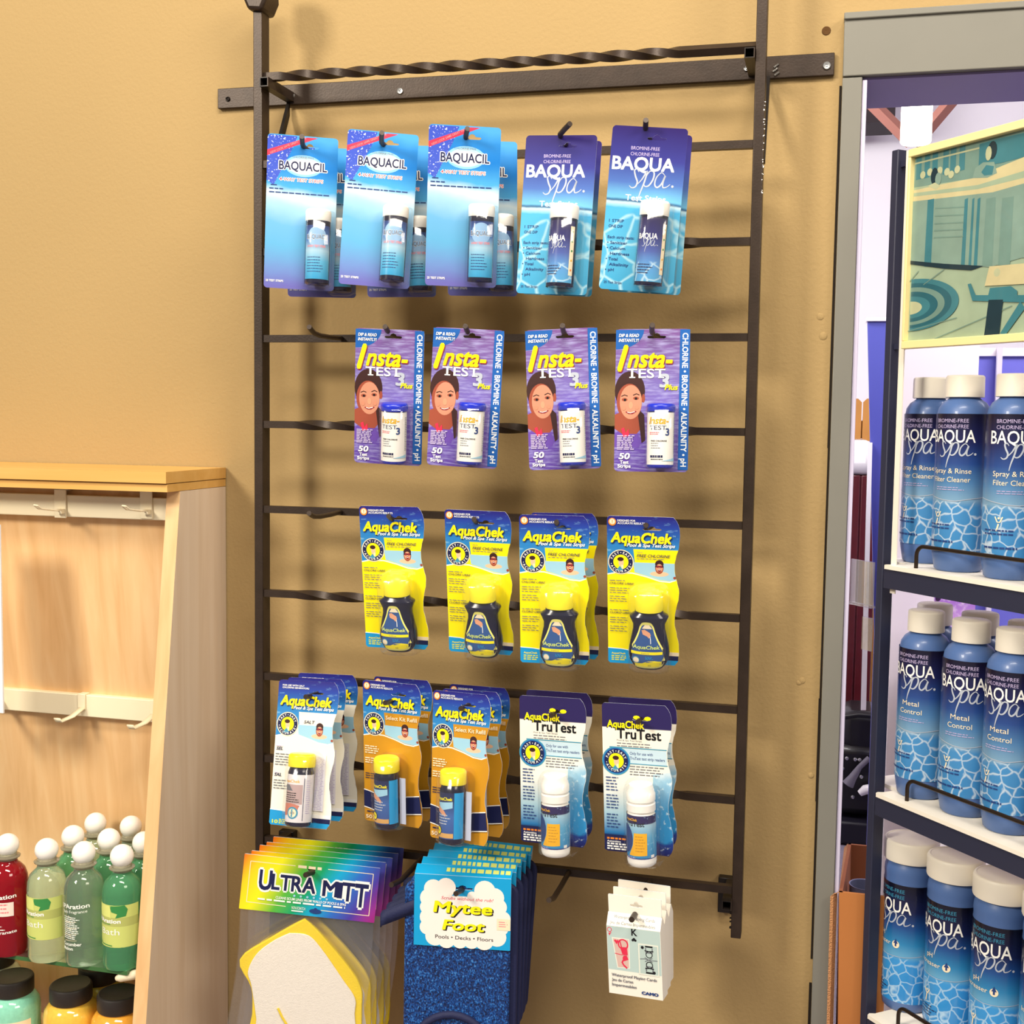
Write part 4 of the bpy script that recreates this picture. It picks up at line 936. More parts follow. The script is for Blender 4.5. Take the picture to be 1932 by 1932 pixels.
def foot():
    root = empty('foot_scrubber'); W_, H_ = .1117, .0838; M_h = mat('header_sky_blue', '12A2DC', rough=.3, coat=.3)
    mb = card_base(rrect(W_, H_, .0008), slot(W_, H_, .50, .17, .11, .018), M_h, th=.0010)
    A = Art(W_, H_)
    C_ = K['white']; A.L += 1; L0 = A.L
    body = [(.10, .22, .72, .90)]
    A.rect(.16, .28, .90, .90, mat('print_cloud', 'F8EFE6', rough=.4)); C_ = MATS['print_cloud']
    for (u, v, r_) in ((.20,.20,.10),(.33,.17,.10),(.73,.19,.11),(.83,.27,.10),(.87,.40,.09),(.16,.33,.10),(.13,.46,.07),(.15,.60,.09),(.14,.74,.08),(.22,.86,.10),(.34,.90,.09),(.48,.905,.08),(.60,.90,.08),(.73,.88,.10),(.86,.82,.10),(.90,.69,.08),(.92,.56,.08),(.60,.27,.05)):
        A.ell(u, v, r_, C_, n=20, dl=.3)
    A.text('Scrubs without the rub!', .28, .335, .042, K['red'], w=.54, shear=.25)
    for dx, dv, c_ in ((.014, .014, 'black'), (.007, .007, 'black'), (0, 0, 'yellow')):
        A.text('Mytee', .205, .515, .15, K[c_], w=.60, bold=.035, shear=.10, dx=dx, dv=dv)
        A.text('Foot', .30, .755, .135, K[c_], w=.43, bold=.035, shear=.15, dx=dx, dv=dv)
    A.text('Pools \u2022 Decks \u2022 Floors', .225, .885, .050, K['black'], w=.60, bold=.0)
    A.rect(.86, .56, .999, .72, K['cream']); A.greek(.88, .60, .1, 3, .03, .012, K['pink'], 3)
    A.emit_flat(mb, -.00052)
    z0 = H_/2; y0 = .0005; y1 = .0150
    R_ = lambda x, s, t: (x, y0+(y1-y0)*s-.0001*t, z0+.0062*s+.0001*t)
    mb.add([R_(-W_/2, 0, 0), R_(W_/2, 0, 0), R_(W_/2, 1, 0), R_(-W_/2, 1, 0)], [(0,1,2,3)], M_h)
    mb.add([(-W_/2, y1+.0002, z0+.0062), (W_/2, y1+.0002, z0+.0062), (W_/2, y1+.0004, -z0), (-W_/2, y1+.0004, -z0)], [(3,2,1,0)], K['white'])
    rnd = random.Random(4); x = -.02
    while x < .05:
        w_ = rnd.uniform(.003, .008); mb.add([R_(x, .35, 1), R_(x+w_, .35, 1), R_(x+w_, .75, 1), R_(x, .75, 1)], [(0,1,2,3)], mat('print_pale_lime', 'D8E27A', rough=.4)); x += w_+.0018
    mb.build('header_card', parent=root, smooth=0, recalc=False)
    b = MB(); P_ = rrect(.123, .185, .012); P_ = [(x-.006, z-.060) for x, z in P_]
    b.prism(P_, tinsel() if 'tinsel' not in MATS else MATS['tinsel'], .0016, .0075); bo = b.build('scrub_pad', parent=root, bevel=.0022)
    b = MB(); P_ = rrect(.124, .187, .014); P_ = [(x+.0015, z-.060) for x, z in P_]; b.prism(P_, M_nav, .0078, .0140); b.build('backing', parent=bo, bevel=.0025)
    b = MB(); pts = [(-.052, -.012), (-.064, .001), (-.082, .0065), (-.098, .002), (-.099, -.004)]
    vs = []; fs = []
    PP = [(-.050, .010), (-.062, .006), (-.075, .000), (-.088, -.006), (-.0945, -.009), (-.0955, -.0105)]
    for x, dz in PP:
        for a in (.008, -.008): vs.append((x, .001+.002*math.sin((x+.05)*60), dz+a-.006))
    for x, dz in PP[::-1]:
        for a in (.008, -.008): vs.append((x, .0065, dz+a-.006))
    n = len(vs)//2
    for i in range(n-1): fs.append((2*i, 2*i+1, 2*i+3, 2*i+2))
    b.add(vs, fs, M_nav); st = b.build('hanging_strap', parent=root); sm = st.modifiers.new('s', 'SOLIDIFY'); sm.thickness = .0012
    b = MB(); b.tube([(-.010+.045*math.cos(a), .0005, -.168+.046*math.sin(a)) for a in [PI*i/14 for i in range(15)]], .0045, M_nav, seg=10); b.build('elastic_band', parent=root)
    return root
FL = ['blue tinsel foot scrubber with sky blue cloud header, frontmost of the stack at bottom centre', 'foot scrubber with sky blue header, second from the front in the bottom centre stack', 'foot scrubber with sky blue header, middle of the bottom centre stack',
      'foot scrubber with sky blue header, fourth from the front in the bottom centre stack', 'foot scrubber with sky blue header, rearmost of the bottom centre stack by the rung']
FP = [(.3032, -.0900, .9856, 7.9, .2, -.5), (.3048, -.0745, .9882, 7.6, .6, -.5), (.3062, -.0590, .9905, 7.2, 1.4, -.5), (.3075, -.0435, .9925, 7.0, 2.2, -.5), (.3092, -.0285, .9960, 6.5, 3.2, -.5)]
for i, (lb_, p) in enumerate(zip(FL, FP)):
    o = (fp := foot()) if i == 0 else copy_tree(fp)
    o.location = p[:3]; o.rotation_euler = [math.radians(a) for a in (p[5], p[4], p[3])]; tag(o, lb_, 'foot scrubber', 'foot scrubbers on the bottom row')

# ---- playing card boxes -------------------------------------------------
def deck():
    root = empty('playing_card_box'); W_, H_ = .0613, .0763; D = .0175; M_c = mat('deck_box_card', 'F6EFE2', rough=.45)
    hw = W_/2; zt = H_/2; yt = .0085; zr = zt+.0125; ztab = zr+.0195
    mb = MB()
    vs = [(-hw,0,-zt),(hw,0,-zt),(hw,D,-zt),(-hw,D,-zt),(-hw,0,zt),(hw,0,zt),(hw,D,zt),(-hw,D,zt),(-hw,yt-.0006,zr),(hw,yt-.0006,zr),(hw,yt+.0006,zr),(-hw,yt+.0006,zr)]
    mb.add(vs, [(0,1,5,4),(1,2,6,5),(2,3,7,6),(3,0,4,7),(3,2,1,0),(4,5,9,8),(6,7,11,10),(5,6,10,9),(7,4,8,11)], M_c)
    A = Art(W_, H_); M_f = mat('deck_face_blue', 'BBD0CC', rough=.45); M_c2 = mat('deck_card_white', 'E6E9DC', rough=.45)
    A.rect(.006, .005, .994, .645, M_f)
    A.poly([(.09, .165), (.42, .165), (.415, .60), (.175, .61)], M_c2, dl=1); A.poly([(.115, .185), (.40, .185), (.395, .59), (.19, .598)], mat('deck_pale_pink', 'D9B7AC', rough=.45), dl=1)
    A.text('Q', .01, .095, .07, K['red'], w=.09); A.poly([(.03, .11), (.08, .11), (.05, .15)], K['red'])
    A.poly([(.13, .21), (.16, .195), (.18, .21), (.20, .195), (.22, .215), (.18, .265)], K['red'])
    A.ring(.30, .255, .075, .10, K['red'], n=18); A.poly([(.24, .30), (.37, .29), (.38, .40), (.28, .40)], K['red']); A.poly([(.30, .42), (.36, .41), (.39, .47), (.31, .50), (.28, .46)], K['red'])
    A.stroke([(.30, .48), (.27, .52), (.30, .56), (.36, .60)], .03, K['red']); A.stroke([(.14, .40), (.26, .41), (.38, .40)], .012, K['red']); A.stroke([(.24, .20), (.27, .30), (.30, .36)], .02, K['red'])
    A.text('K', .465, .105, .095, K['black'], w=.11, bold=.02); A.ell(.51, .16, .028, K['black'], n=8); A.ell(.485, .172, .022, K['black'], n=8); A.ell(.535, .172, .022, K['black'], n=8)
    A.rect(.58, .205, .955, .66, M_c2); A.rect(.605, .225, .935, .64, mat('deck_card_grey', 'B9CCC6', rough=.45))
    for s in (1, -1):
        c_ = .43; A.ell(.66, c_-s*.17, .03, K['black'], n=8) if s > 0 else A.ell(.86, c_+.18, .03, K['black'], n=8)
        A.rect(.71, c_-s*.19-.012, .85, c_-s*.19+.012, K['black']); A.stroke([(.72, c_-s*.17), (.72, c_-s*.10), (.84, c_-s*.10), (.84, c_-s*.17)], .022, K['grey'])
        A.ring(.78, c_-s*.075, .05, .065, K['black'], n=14); A.stroke([(.70, c_-s*.13), (.78, c_-s*.12), (.86, c_-s*.13)], .02, K['black'])
    A.stroke([(.61, .43), (.70, .42), (.80, .435), (.93, .43)], .012, K['grey']); A.stroke([(.70, .40), (.84, .46)], .012, K['grey']); A.stroke([(.70, .46), (.84, .40)], .012, K['grey'])
    for i, (s, w_) in enumerate((('Waterproof Playing Cards', .84), ('Jeu de Cartes', .40), ('Impermeables', .46))): A.text(s, .065, .735+i*.072, .040, K['grey'], w=w_, bold=.02)
    A.text('CAMO', .62, .945, .040, K['ink'], w=.30, bold=.06)
    A.emit_flat(mb, -.00002)
    A2 = Art(W_, .0151)
    A2.text('Waterproof Playing Cards', .12, .42, .22, K['grey'], w=.76); A2.text('Jeu de Cartes Impermeables', .06, .86, .22, K['grey'], w=.84)
    def roof(x, y, z):
        t_ = (z+.00755)/.0151; return (x, t_*(yt-.0006)-.0001, zt+t_*(zr-zt)+.0001)
    A2.emit_flat(mb, 0, fn=roof)
    bo = mb.build('box', parent=root, smooth=0, recalc=False)
    t = card_base([(x, z+(zr+ztab)/2) for x, z in rrect(W_*.985, ztab-zr, .001)], [(x, z+(zr+ztab)/2) for x, z in slot(W_, .0195, .53, .50, .12, .10)], M_c, th=.0010, back=M_c)
    th = t.build('hang_tab', parent=root, smooth=0, recalc=False); th.location = (0, yt, 0)
    return root
DL = ['white playing card box with red queen and black king, front box on the bottom row', 'white playing card box, middle of the three hanging at the bottom right', 'white playing card box, rearmost of the three hanging at the bottom right']
for i, lb_ in enumerate(DL):
    o = (dp := deck()) if i == 0 else copy_tree(dp)
    o.location = (.5056+.0015*i, -.1130+.0186*i, .9619+.0012*i); o.rotation_euler = [math.radians(a) for a in (1.0, -3.4+1.0*i, -9.5+.6*i)]
    tag(o, lb_, 'playing cards', 'playing card boxes on the bottom row')
# ------------------------------------------------------------------ wooden shelf unit on the left
def wood(name, a, b, c, sc=(55, 55, 3.0)):
    m = bpy.data.materials.new(name); m.use_nodes = True; nt = m.node_tree; bs = nt.nodes['Principled BSDF']
    tc = nt.nodes.new('ShaderNodeTexCoord'); mp = nt.nodes.new('ShaderNodeVectorMath'); mp.operation = 'MULTIPLY'; mp.inputs[1].default_value = sc
    nz = nt.nodes.new('ShaderNodeTexNoise'); nz.inputs['Scale'].default_value = 1; nz.inputs['Detail'].default_value = 5; nz.inputs['Distortion'].default_value = .6
    r = ramp(nt, [(.30, a), (.5, b), (.70, c)])
    nt.links.new(tc.outputs['Object'], mp.inputs[0]); nt.links.new(mp.outputs[0], nz.inputs['Vector']); nt.links.new(nz.outputs['Fac'], r.inputs['Fac']); nt.links.new(r.outputs['Color'], bs.inputs['Base Color'])
    bs.inputs['Roughness'].default_value = .42; MATS[name] = m; return m
M_maple = wood('maple_laminate', 'DDB07A', 'E6BB86', 'EBC592'); M_maple_lit = wood('maple_side_lit', 'DCC3A8', 'E2CBB2', 'E7D2BB'); M_maple3 = wood('golden_edge_band', 'D9A455', 'DEAB5E', 'E3B369', (3, 55, 55))  # side maple: same laminate, its different light painted in as a paler, greyer tone
M_rail = mat('cream_rail_paint', 'EFE3C4', rough=.4, spec=.4)
unit = empty('shelf_unit', (-.5, 0, 0)); tag(unit, 'maple laminate shelf unit with cream hook rails standing at the left edge', 'shelf unit')
def upart(mb, name, **k):
    o = mb.build(name, **k); o.parent = unit; o.matrix_parent_inverse = Matrix.Translation((.5, 0, 0)); return o
XR = -.0774; yb = WY-.002
def side(x0, x1, m_side, m_front, nm):
    b = MB(); zt = 1.4540; zf = 0.0; y_t = -.0440; y_f = -.0440-.1402*(zt-zf)
    P = [(yb, zf), (yb, zt), (y_t, zt), (y_f, zf)]
    vs = [(x0, y, z) for y, z in P]+[(x1, y, z) for y, z in P]
    b.add(vs, [(0,1,2,3), (7,6,5,4), (0,4,5,1), (1,5,6,2)], m_side); b.add(vs, [(2,6,7,3), (3,7,4,0)], m_front); return upart(b, nm, smooth=0)
side(XR-.0180, XR, M_maple_lit, M_maple, 'side_panel'); side(-1.2180, -1.2, M_maple_lit, M_maple, 'side_panel')
b = MB(); b.prism([(-.026, 1.452), (.022, 1.0), (.060, .64), (.060, 0), (.0700, 0), (.0700, .64), (.032, 1.0), (-.016, 1.452)], M_maple, -1.2, XR-.018, fn=lambda u, a, v: (a, u, v)); upart(b, 'back_panel', smooth=0)
b = MB(); b.box((-1.222, -.078, 1.4650), (XR+.0005, yb, 1.4790), M_maple3); b.box((-1.221, -.0745, 1.4545), (XR, yb, 1.4640), M_maple3); b.box((-1.22, -.0735, 1.4638), (XR-.0008, yb, 1.4652), mat('groove_brown', '6B4420', rough=.8)); upart(b, 'top_cap', smooth=0)
for z0, z1, yr in ((1.4165, 1.4445, -.0280), (1.1515, 1.1805, .0040)):
    b = MB(); b.box((-1.2, yr-.010, z0), (XR-.018, yr+.004, z1), M_rail); ro = upart(b, 'slat_rail', bevel=.0012)
    if z0 < 1.2:
        rnd = random.Random(2); s_ = MB()
        for i in range(26):
            x = rnd.uniform(-.199, -.173); z = rnd.uniform(1.161, 1.174); w_ = rnd.uniform(.001, .0045); h_ = rnd.uniform(.0008, .0026); s_.box((x, yr-.0104, z), (x+w_, yr-.0101, z+h_), mat('scuff_grey', 'C2B592', rough=.8))
        so = s_.build('scuff', smooth=0); so.parent = ro; so.matrix_parent_inverse = Matrix.Translation((.5, 0, 0))
b = MB(); b.box((-1.2, -.165, .708), (XR-.018, .0195, .726), M_maple); upart(b, 'shelf_board', bevel=.001)
# glass shelf
g = bpy.data.materials.new('green_glass'); g.use_nodes = True; nt = g.node_tree; bs = nt.nodes['Principled BSDF']
bs.inputs['Base Color'].default_value = lin('C9E6D0'); bs.inputs['Transmission Weight'].default_value = .95; bs.inputs['Roughness'].default_value = .02; bs.inputs['IOR'].default_value = 1.2
M_gedge = mat('glass_edge', '3F6B3A', rough=.15, spec=.6)
b = MB(); ZG = .8769
b.add([(-1.19, -.124, ZG), (XR-.030, -.124, ZG), (XR-.030, -.112, ZG), (XR-.019, -.112, ZG), (XR-.019, .0195, ZG), (-1.19, .0195, ZG)]+[(-1.19, -.124, ZG-.0050), (XR-.030, -.124, ZG-.0050), (XR-.030, -.112, ZG-.0050), (XR-.019, -.112, ZG-.0050), (XR-.019, .0195, ZG-.0050), (-1.19, .0195, ZG-.0050)], [(0,1,2,3,4,5), (11,10,9,8,7,6)], g)
k0 = len(b.v)-12
b.add(b.v[k0:], [(i, i+6, (i+1) % 6+6, (i+1) % 6) for i in range(6)], M_gedge)
go = b.build('glass_shelf', smooth=0); tag(go, 'green-edged glass shelf carrying the bath bottles in the wooden unit', 'shelf')
b = MB(); cl = at(234, 1842, -.118); b.tube([cl+Vector((.030, .03, .003)), cl+Vector((.012, .004, .002)), cl+Vector((-.004, -.002, -.001)), cl+Vector((-.009, -.002, -.003))], [.0045, .006, .0055, .003], M_rail, seg=12)
co = upart(b, 'shelf_clip')
# hooks on the rails
def rail_hook(px, py, kind):
    y = -.0434 if kind == 0 else -.0115; p = at(px, py, y+.004)
    root = empty('display_hook', (p.x, y, p.z)); b = MB()
    if kind == 0:
        b.box((-.0085, .0028, -.021), (.0085, .0050, .0160), M_rail); b.box((-.0085, .0028, .0140), (.0085, .0170, .0162), M_rail); b.build('hook_plate', parent=root, bevel=.0008)
        b = MB(); pts = [(.002, .004, -.010), (.0015, -.012, -.0102), (-.0005, -.0405, -.006), (-.0020, -.046, -.002)]
        for s in (0, 1): b.tube([Vector(p)+Vector((s*.0045, 0, 0)) for p in pts], .0011, M_rail)
        b.tube([Vector(pts[-1]), Vector(pts[-1])+Vector((.002, -.0035, .0008)), Vector(pts[-1])+Vector((.0045, 0, 0))], .0011, M_rail); b.box((-.002, -.004, -.0150), (.007, .0028, -.0105), M_rail); b.build('hook_arm', parent=root)
    else:
        b.box((-.0055, .0028, -.012), (.0055, .0050, .0090), M_rail); b.box((-.0055, .0028, .0075), (.0055, .0170, .0092), M_rail); b.build('hook_plate', parent=root, bevel=.0008)
        b = MB(); M_ = Matrix.Identity(4)
        P_ = [(.0035, -.010), (-.012, -.0185), (-.030, -.0215), (-.0335, -.016)]
        vs = []; fs = []
        for (d, z_) in P_:
            for s in (-.0045, .0045): vs.append((s+d*.35, d*1.0, z_))
        for i in range(3): fs.append((2*i, 2*i+1, 2*i+3, 2*i+2))
        b.add(vs, fs, M_rail); o = b.build('hook_arm', parent=root); o.modifiers.new('s', 'SOLIDIFY').thickness = .0016
    return root
for x, z, k, lb_ in ((114, 946, 0, 'cream metal hook with wire arm, left one on the upper cream rail'), (276, 947, 0, 'cream metal hook with wire arm, right one on the upper cream rail'),
                     (154, 1322, 1, 'cream metal hook with flat upturned arm, left one on the lower cream rail'), (290, 1334, 1, 'cream metal hook partly hidden by the side panel on the lower rail')):
    tag(rail_hook(x, z, k), lb_, 'hook', 'display hooks on the cream rails')
b = MB(); q = at(0, 990, -.10); q2 = at(3, 1345, -.10); b.box((q.x-.080, -.101, q2.z), (q.x+.0002, -.0985, q.z), mat('white_sign_board', 'EDF0F4', rough=.4))
o = b.build('sign_board', smooth=0); b = MB(); b.box((q.x-.078, -.0985, 1.158), (q.x-.070, -.0062, 1.164), M_rail); b.build('bracket', parent=o, smooth=0); tag(o, 'edge of a white board standing at the far left side of the picture', 'sign board')

# bath bottles with round caps
def liquid(name, col, trans=.75, rough=.05):
    return mat(name, col, rough=rough, trans=trans, ior=1.22, coat=.6, spec=.6)
M_ball = mat('white_ball_cap', 'FBF7F0', rough=.35); M_ring = mat('clear_neck', 'B9B49C', rough=.1, trans=.6, ior=1.2, coat=.5)
def bath(liq, labelled):
    root = empty('bath_bottle'); r = .0238
    b = MB(); b.lathe([(0, .0015), (r*.75, .001), (r*.93, .0), (r, .005), (r, .090), (r*.97, .097), (r*.85, .105), (r*.62, .111), (r*.50, .1135), (r*.47, .118)], liq, seg=40); bo = b.build('bottle_body', parent=root)
    b = MB(); b.lathe([(.0113, .1165), (.0118, .1185), (.0150, .1200), (.0153, .1212), (.0118, .1224), (.0112, .1250)], M_ring, seg=32); b.build('neck', parent=root)
    b = MB(); b.lathe([(.0, .1488)]+[(.0140*math.sin(a), .1348+.0140*math.cos(a)) for a in [PI*i/16 for i in range(1, 13)]]+[(.0106, .1228), (0, .1228)], M_ball, seg=32); b.build('ball_cap', parent=root)
    if labelled == 1:
        A = Art(.062, .052); g1 = mat('label_lime', 'E3E884', rough=.4); g2 = mat('label_olive', 'B9BE6A', rough=.4)
        A.rect(-.1, 0, 1.1, 1, mat('label_pear', 'D0D878', rough=.4)); A.rect(.18, .02, .52, .30, g1); A.rect(-.1, .29, 1.1, .50, g2)
        A.poly([(.50, .02), (.80, .0), (.86, .10), (.82, .26), (.62, .30), (.66, .20), (.54, .16)], K['green']); A.text('Spa', .02, .24, .13, K['cream'], w=.16)
        A.text('inSPAration', .02, .42, .090, K['white'], w=.70, bold=.04); A.greek(.04, .445, .62, 1, .05, .018, K['green'], 3)
        A.text('Bath', .28, .70, .14, K['white'], w=.42); A.stroke([(.02, .72), (.10, .86), (.30, .95), (.55, .96)], .02, K['green']); A.poly([(.0, .78), (.14, .72), (.22, .75), (.10, .82)], K['hair'])
        b = MB(); A.emit_curved(b, cylfn(r+.0003, cz=.056), .006); b.build('label', parent=root, recalc=False)
    elif labelled == 2:
        A = Art(.05, .070); A.text('inSPAration', .0, .20, .075, K['white'], w=.98, bold=.02, rot=.08); A.text('Bath Fragrance', .22, .27, .05, K['white'], w=.70, rot=.08)
        A.greek(.25, .32, .5, 12, .034, .016, K['white'], 3)
        for i in range(4): A.stroke([(.42, .30+i*.11), (.66, .40+i*.11), (.30, .42+i*.11)], .012, K['cream'])
        A.text('Cucumber', .22, .84, .055, K['white'], w=.56, bold=.02, rot=.05); A.text('Melon', .22, .92, .055, K['white'], w=.34, bold=.02, rot=.05)
        b = MB(); A.emit_curved(b, cylfn(r+.0003, cz=.050), .006); b.build('label', parent=root, recalc=False)
    elif labelled == 3:
        A = Art(.05, .060); A.text('inSPAration', .0, .14, .085, K['white'], w=.95, bold=.03, rot=.08); A.rect(.40, .17, .88, .46, mat('sticker_cream', 'F4E4DA', rough=.5)); A.greek(.42, .20, .4, 3, .08, .03, K['pink'], 3)
        A.text('Pomegranate', .10, .86, .06, K['white'], w=.85, bold=.02, rot=.07); A.greek(.2, .66, .5, 2, .07, .02, K['white'], 4); A.greek(.2, .95, .4, 1, .07, .03, K['white'], 4)
        b = MB(); A.emit_curved(b, cylfn(r+.0003, cz=.050), .006); b.build('label', parent=root, recalc=False)
    return root
Lg = liquid('pale_green_liquid', 'CDE6C6'); Lg2 = liquid('green_liquid', '74C890', .65); Lc = liquid('clear_liquid', 'E6F0E0', .9); Lr = liquid('red_liquid', '9E1020', .35)
BB = [(14, 1594, Lr, 3, 6, 'deep red bath bottle with white ball cap at the left end of the glass shelf'), (88, 1603, Lg, 1, -8, 'pale green bath bottle with pear label, front row beside the red bottle'), (158, 1609, Lc, 2, -8, 'clear bath bottle with white printing only, front row centre'),
      (230, 1615, Lg2, 1, -6, 'bright green bath bottle with pear label, front row beside the side panel'), (134, 1580, Lg2, 0, 0, 'green bath bottle in the second row behind the pale green one'), (202, 1586, Lg2, 0, 0, 'green bath bottle in the second row behind the clear one'),
      (268, 1592, Lg2, 0, 0, 'green bath bottle in the second row, half hidden by the side panel'), (176, 1556, Lg, 0, 0, 'rearmost bath bottle, left one of the back row'), (243, 1562, Lg, 0, 0, 'rearmost bath bottle, right one of the back row')]
for px, py, liq, lk, rz, lb_ in BB:
    p = atz(px, py, ZG+.1348); o = bath(liq, lk); o.location = (p.x, p.y+(.005 if py < 1570 else .004 if py < 1593.5 and px > 50 else 0), ZG+.0002); o.rotation_euler = (0, 0, math.radians(rz)); tag(o, lb_, 'bottle', 'bath bottles on the glass shelf')
# salt jars
def jar(col, nm):
    root = empty('bath_salt_jar'); M_s = mat(nm, col, rough=.12, spec=.6, coat=.7, var=(260, .16)); h = .096
    b = MB(); b.lathe([(0, 0), (.030, .0), (.0335, .004), (.034, .012), (.034, .058), (.0325, .066), (.028, .0725), (.0242, .0755), (.0238, .080)], M_s, seg=40); b.build('jar_body', parent=root)
    b = MB(); cyl_patch(b, .0343, .036, 1.3, K['cream'], cz=.032); b.build('label', parent=root, recalc=False)
    b = MB(); b.lathe([(.0240, .0765), (.0255, .0768), (.0262, .0785), (.0262, .0945), (.0252, .0965), (.0235, .0972), (.0225, .0966), (0, .0966)], mat('black_lid', '2A2422', rough=.5, var=(200, .1)), seg=44); b.build('lid', parent=root)
    return root
for px, py, c_, nm, lb_ in ((24, 1858, '8FD8BE', 'teal_salt', 'jar of pale teal bath salts with black lid at the lower left corner'), (134, 1873, 'F2C04A', 'yellow_salt', 'jar of yellow bath salts with black lid, middle one below the glass shelf'),
                            (224, 1889, 'F0A83A', 'amber_salt', 'jar of amber bath salts with black lid beside the side panel'), (187, 1836, 'E8B84A', 'yellow_salt2', 'jar with black lid standing behind the yellow ones under the glass shelf'), (-10, 1806, 'D8D8C8', 'pale_salt', 'jar with black lid at the far left, just below the glass shelf')):
    p = atz(px, py, .811); o = jar(c_, nm); o.location = (p.x, p.y, .7262); tag(o, lb_, 'jar', 'bath salt jars below the glass shelf')

# ------------------------------------------------------------------ slanted display rack on the right
O_ = Vector((.757, .02, 0)); T_ = Vector((.636, -.772, 0)).normalized(); B_ = Vector((.772, .636, 0)).normalized()
ANG = math.atan2(T_.y, T_.x)
def tk(t, k, z): return O_+T_*t+B_*k+Vector((0, 0, z))
disp = empty('display_rack', O_, (0, 0, ANG)); tag(disp, 'navy metal display rack with white shelves and a framed poster in the doorway', 'display rack')
M_nv = mat('navy_metal_paint', '2C2E42', rough=.45, spec=.4); M_shelf = mat('white_shelf_laminate', 'F3EBDC', rough=.4); M_wire = mat('dark_wire', '33271F', rough=.4, metal=.6)
def dpart(mb, name, **k): return mb.build(name, parent=disp, **k)
# local axes: x = along the front, y = to the back
b = MB(); b.box((-.0235, .008, 0), (-.0135, .0235, 1.849), M_nv); dpart(b, 'post', bevel=.001)
b = MB(); b.box((.632, .008, 0), (.642, .0235, 1.849), M_nv); dpart(b, 'post', bevel=.001)
ZS = [1.392, 1.1327, .8731]
b = MB(); b.box((.612, .128, 0), (.622, .142, 1.42), M_nv); dpart(b, 'post', bevel=.001)
for z_ in (1.6312, 1.8300):
    b = MB(); b.box((-.0135, .0125, z_), (.632, .0175, z_+.0065), M_nv); dpart(b, 'crossbar', smooth=0)
for Z in ZS:
    b = MB(); el, ek = (-.050, .034) if Z > 1 else (-.030, .048)
    b.prism([(.002, 0), (.014, -.0), (.615, 0), (.615, .150), (el, .150), (el, ek), (-.001, ek), (-.001, .010), (-.004, .004), (-.002, 0)], M_shelf, 0, -.0045, fn=lambda x, y, z: (x, z, Z+y)); so = dpart(b, 'shelf')
    b = MB(); b.box((-.004, .0015, Z-.0260), (.62, .0045, Z-.0046), M_nv); dpart(b, 'shelf_lip', smooth=0)
    b = MB(); r_ = .0105
    pts = [(.034, .012, Z-.002), (.034, .012, Z+.014)]+[(.034+r_-r_*math.cos(a), .012, Z+.014+r_*math.sin(a)) for a in [PI/2*i/5 for i in range(1, 6)]]+[(.1, .012, Z+.0245), (.58, .012, Z+.0245), (.60, .012, Z+.018), (.60, .012, Z-.002)]
    b.tube(pts, .0022, M_wire, seg=10); dpart(b, 'guard_rail')
b = MB(); M_fr = mat('cream_poster_frame', 'F1DFA0', rough=.4)
PX0, PX1, PZ0, PZ1 = .0110, .440, 1.6300, 1.8430
for a_, c_ in (((PX0, .0, PZ1-.0085), (PX1, .010, PZ1)), ((PX0, .0, PZ0), (PX1, .010, PZ0+.0085)), ((PX0, .0, PZ0+.0085), (PX0+.0035, .010, PZ1-.0085)), ((PX1-.0035, .0, PZ0+.0085), (PX1, .010, PZ1-.0085))): b.box(a_, c_, M_fr)
fo = dpart(b, 'poster_frame', bevel=.0008)
b = MB(); b.box((-.0018, .009, 1.36), (.0060, .0105, 1.845), M_shelf); b.box((.0062, .009, PZ0), (.0085, .0102, PZ1), mat('brown_gap', '8A5A34', rough=.6)); dpart(b, 'edge_strip', smooth=0)
# poster print
pw, ph = PX1-PX0-.007, PZ1-PZ0-.017; A = Art(pw, ph)
def pc(x, y):
    t_ = .015+(x-460)*.0002055; tp = 485-(x-460)*.246; bt = 1810-(x-460)*.068
    return ((t_-PX0-.0035)/pw, (y-tp)/(bt-tp))
C = {k: mat('poster_'+k, c, rough=.3, coat=.3, var=(38, .22)) for k, c in dict(teal='3C7680', deep='2A5E6A', pale='98AA90', cream='C4B98E', mid='6E8C82', dark='1B323C', lite='B2B692', haze='7C968A').items()}
A.rect(0, 0, 1, 1, C['pale'])
A.poly([pc(460, 485), pc(2400, 20), pc(2400, 500), pc(1200, 600), pc(800, 650), pc(460, 700)], C['mid'])
for x in (470, 530, 585, 660, 710, 770): A.poly([pc(x, 485-(x-460)*.24), pc(x+38, 475-(x-460)*.24), pc(x+38, 640-(x-460)*.2), pc(x, 650-(x-460)*.2)], C['teal'])
A.stroke([pc(460, 530), pc(800, 450), pc(1190, 360)], .004, C['lite'])
A.poly([pc(900, 400), pc(1000, 370), pc(1190, 330), pc(1190, 500), pc(1040, 540), pc(900, 560)], C['teal'])
for x, y in ((520, 610), (570, 590), (640, 580), (690, 590), (760, 575), (600, 640), (720, 610)): u, v = pc(x, y); A.ell(u, v, .0095, C['lite'], n=10)
A.poly([pc(460, 720), pc(600, 690), pc(870, 640), pc(1050, 560), pc(1190, 500), pc(2400, 420), pc(2400, 660), pc(1190, 690), pc(1000, 745), pc(460, 800)], C['cream'])
A.poly([pc(460, 740), pc(900, 690), pc(1190, 600), pc(2400, 560), pc(2400, 610), pc(1190, 650), pc(900, 720), pc(460, 765)], C['pale'])
u, v = pc(605, 620); A.ell(u, v, .0125, C['dark'], rv=.021, n=14); u, v = pc(632, 640); A.ell(u, v, .0105, C['haze'], rv=.016, n=12); A.poly([pc(560, 690), pc(610, 665), pc(650, 690), pc(620, 715)], C['lite'])
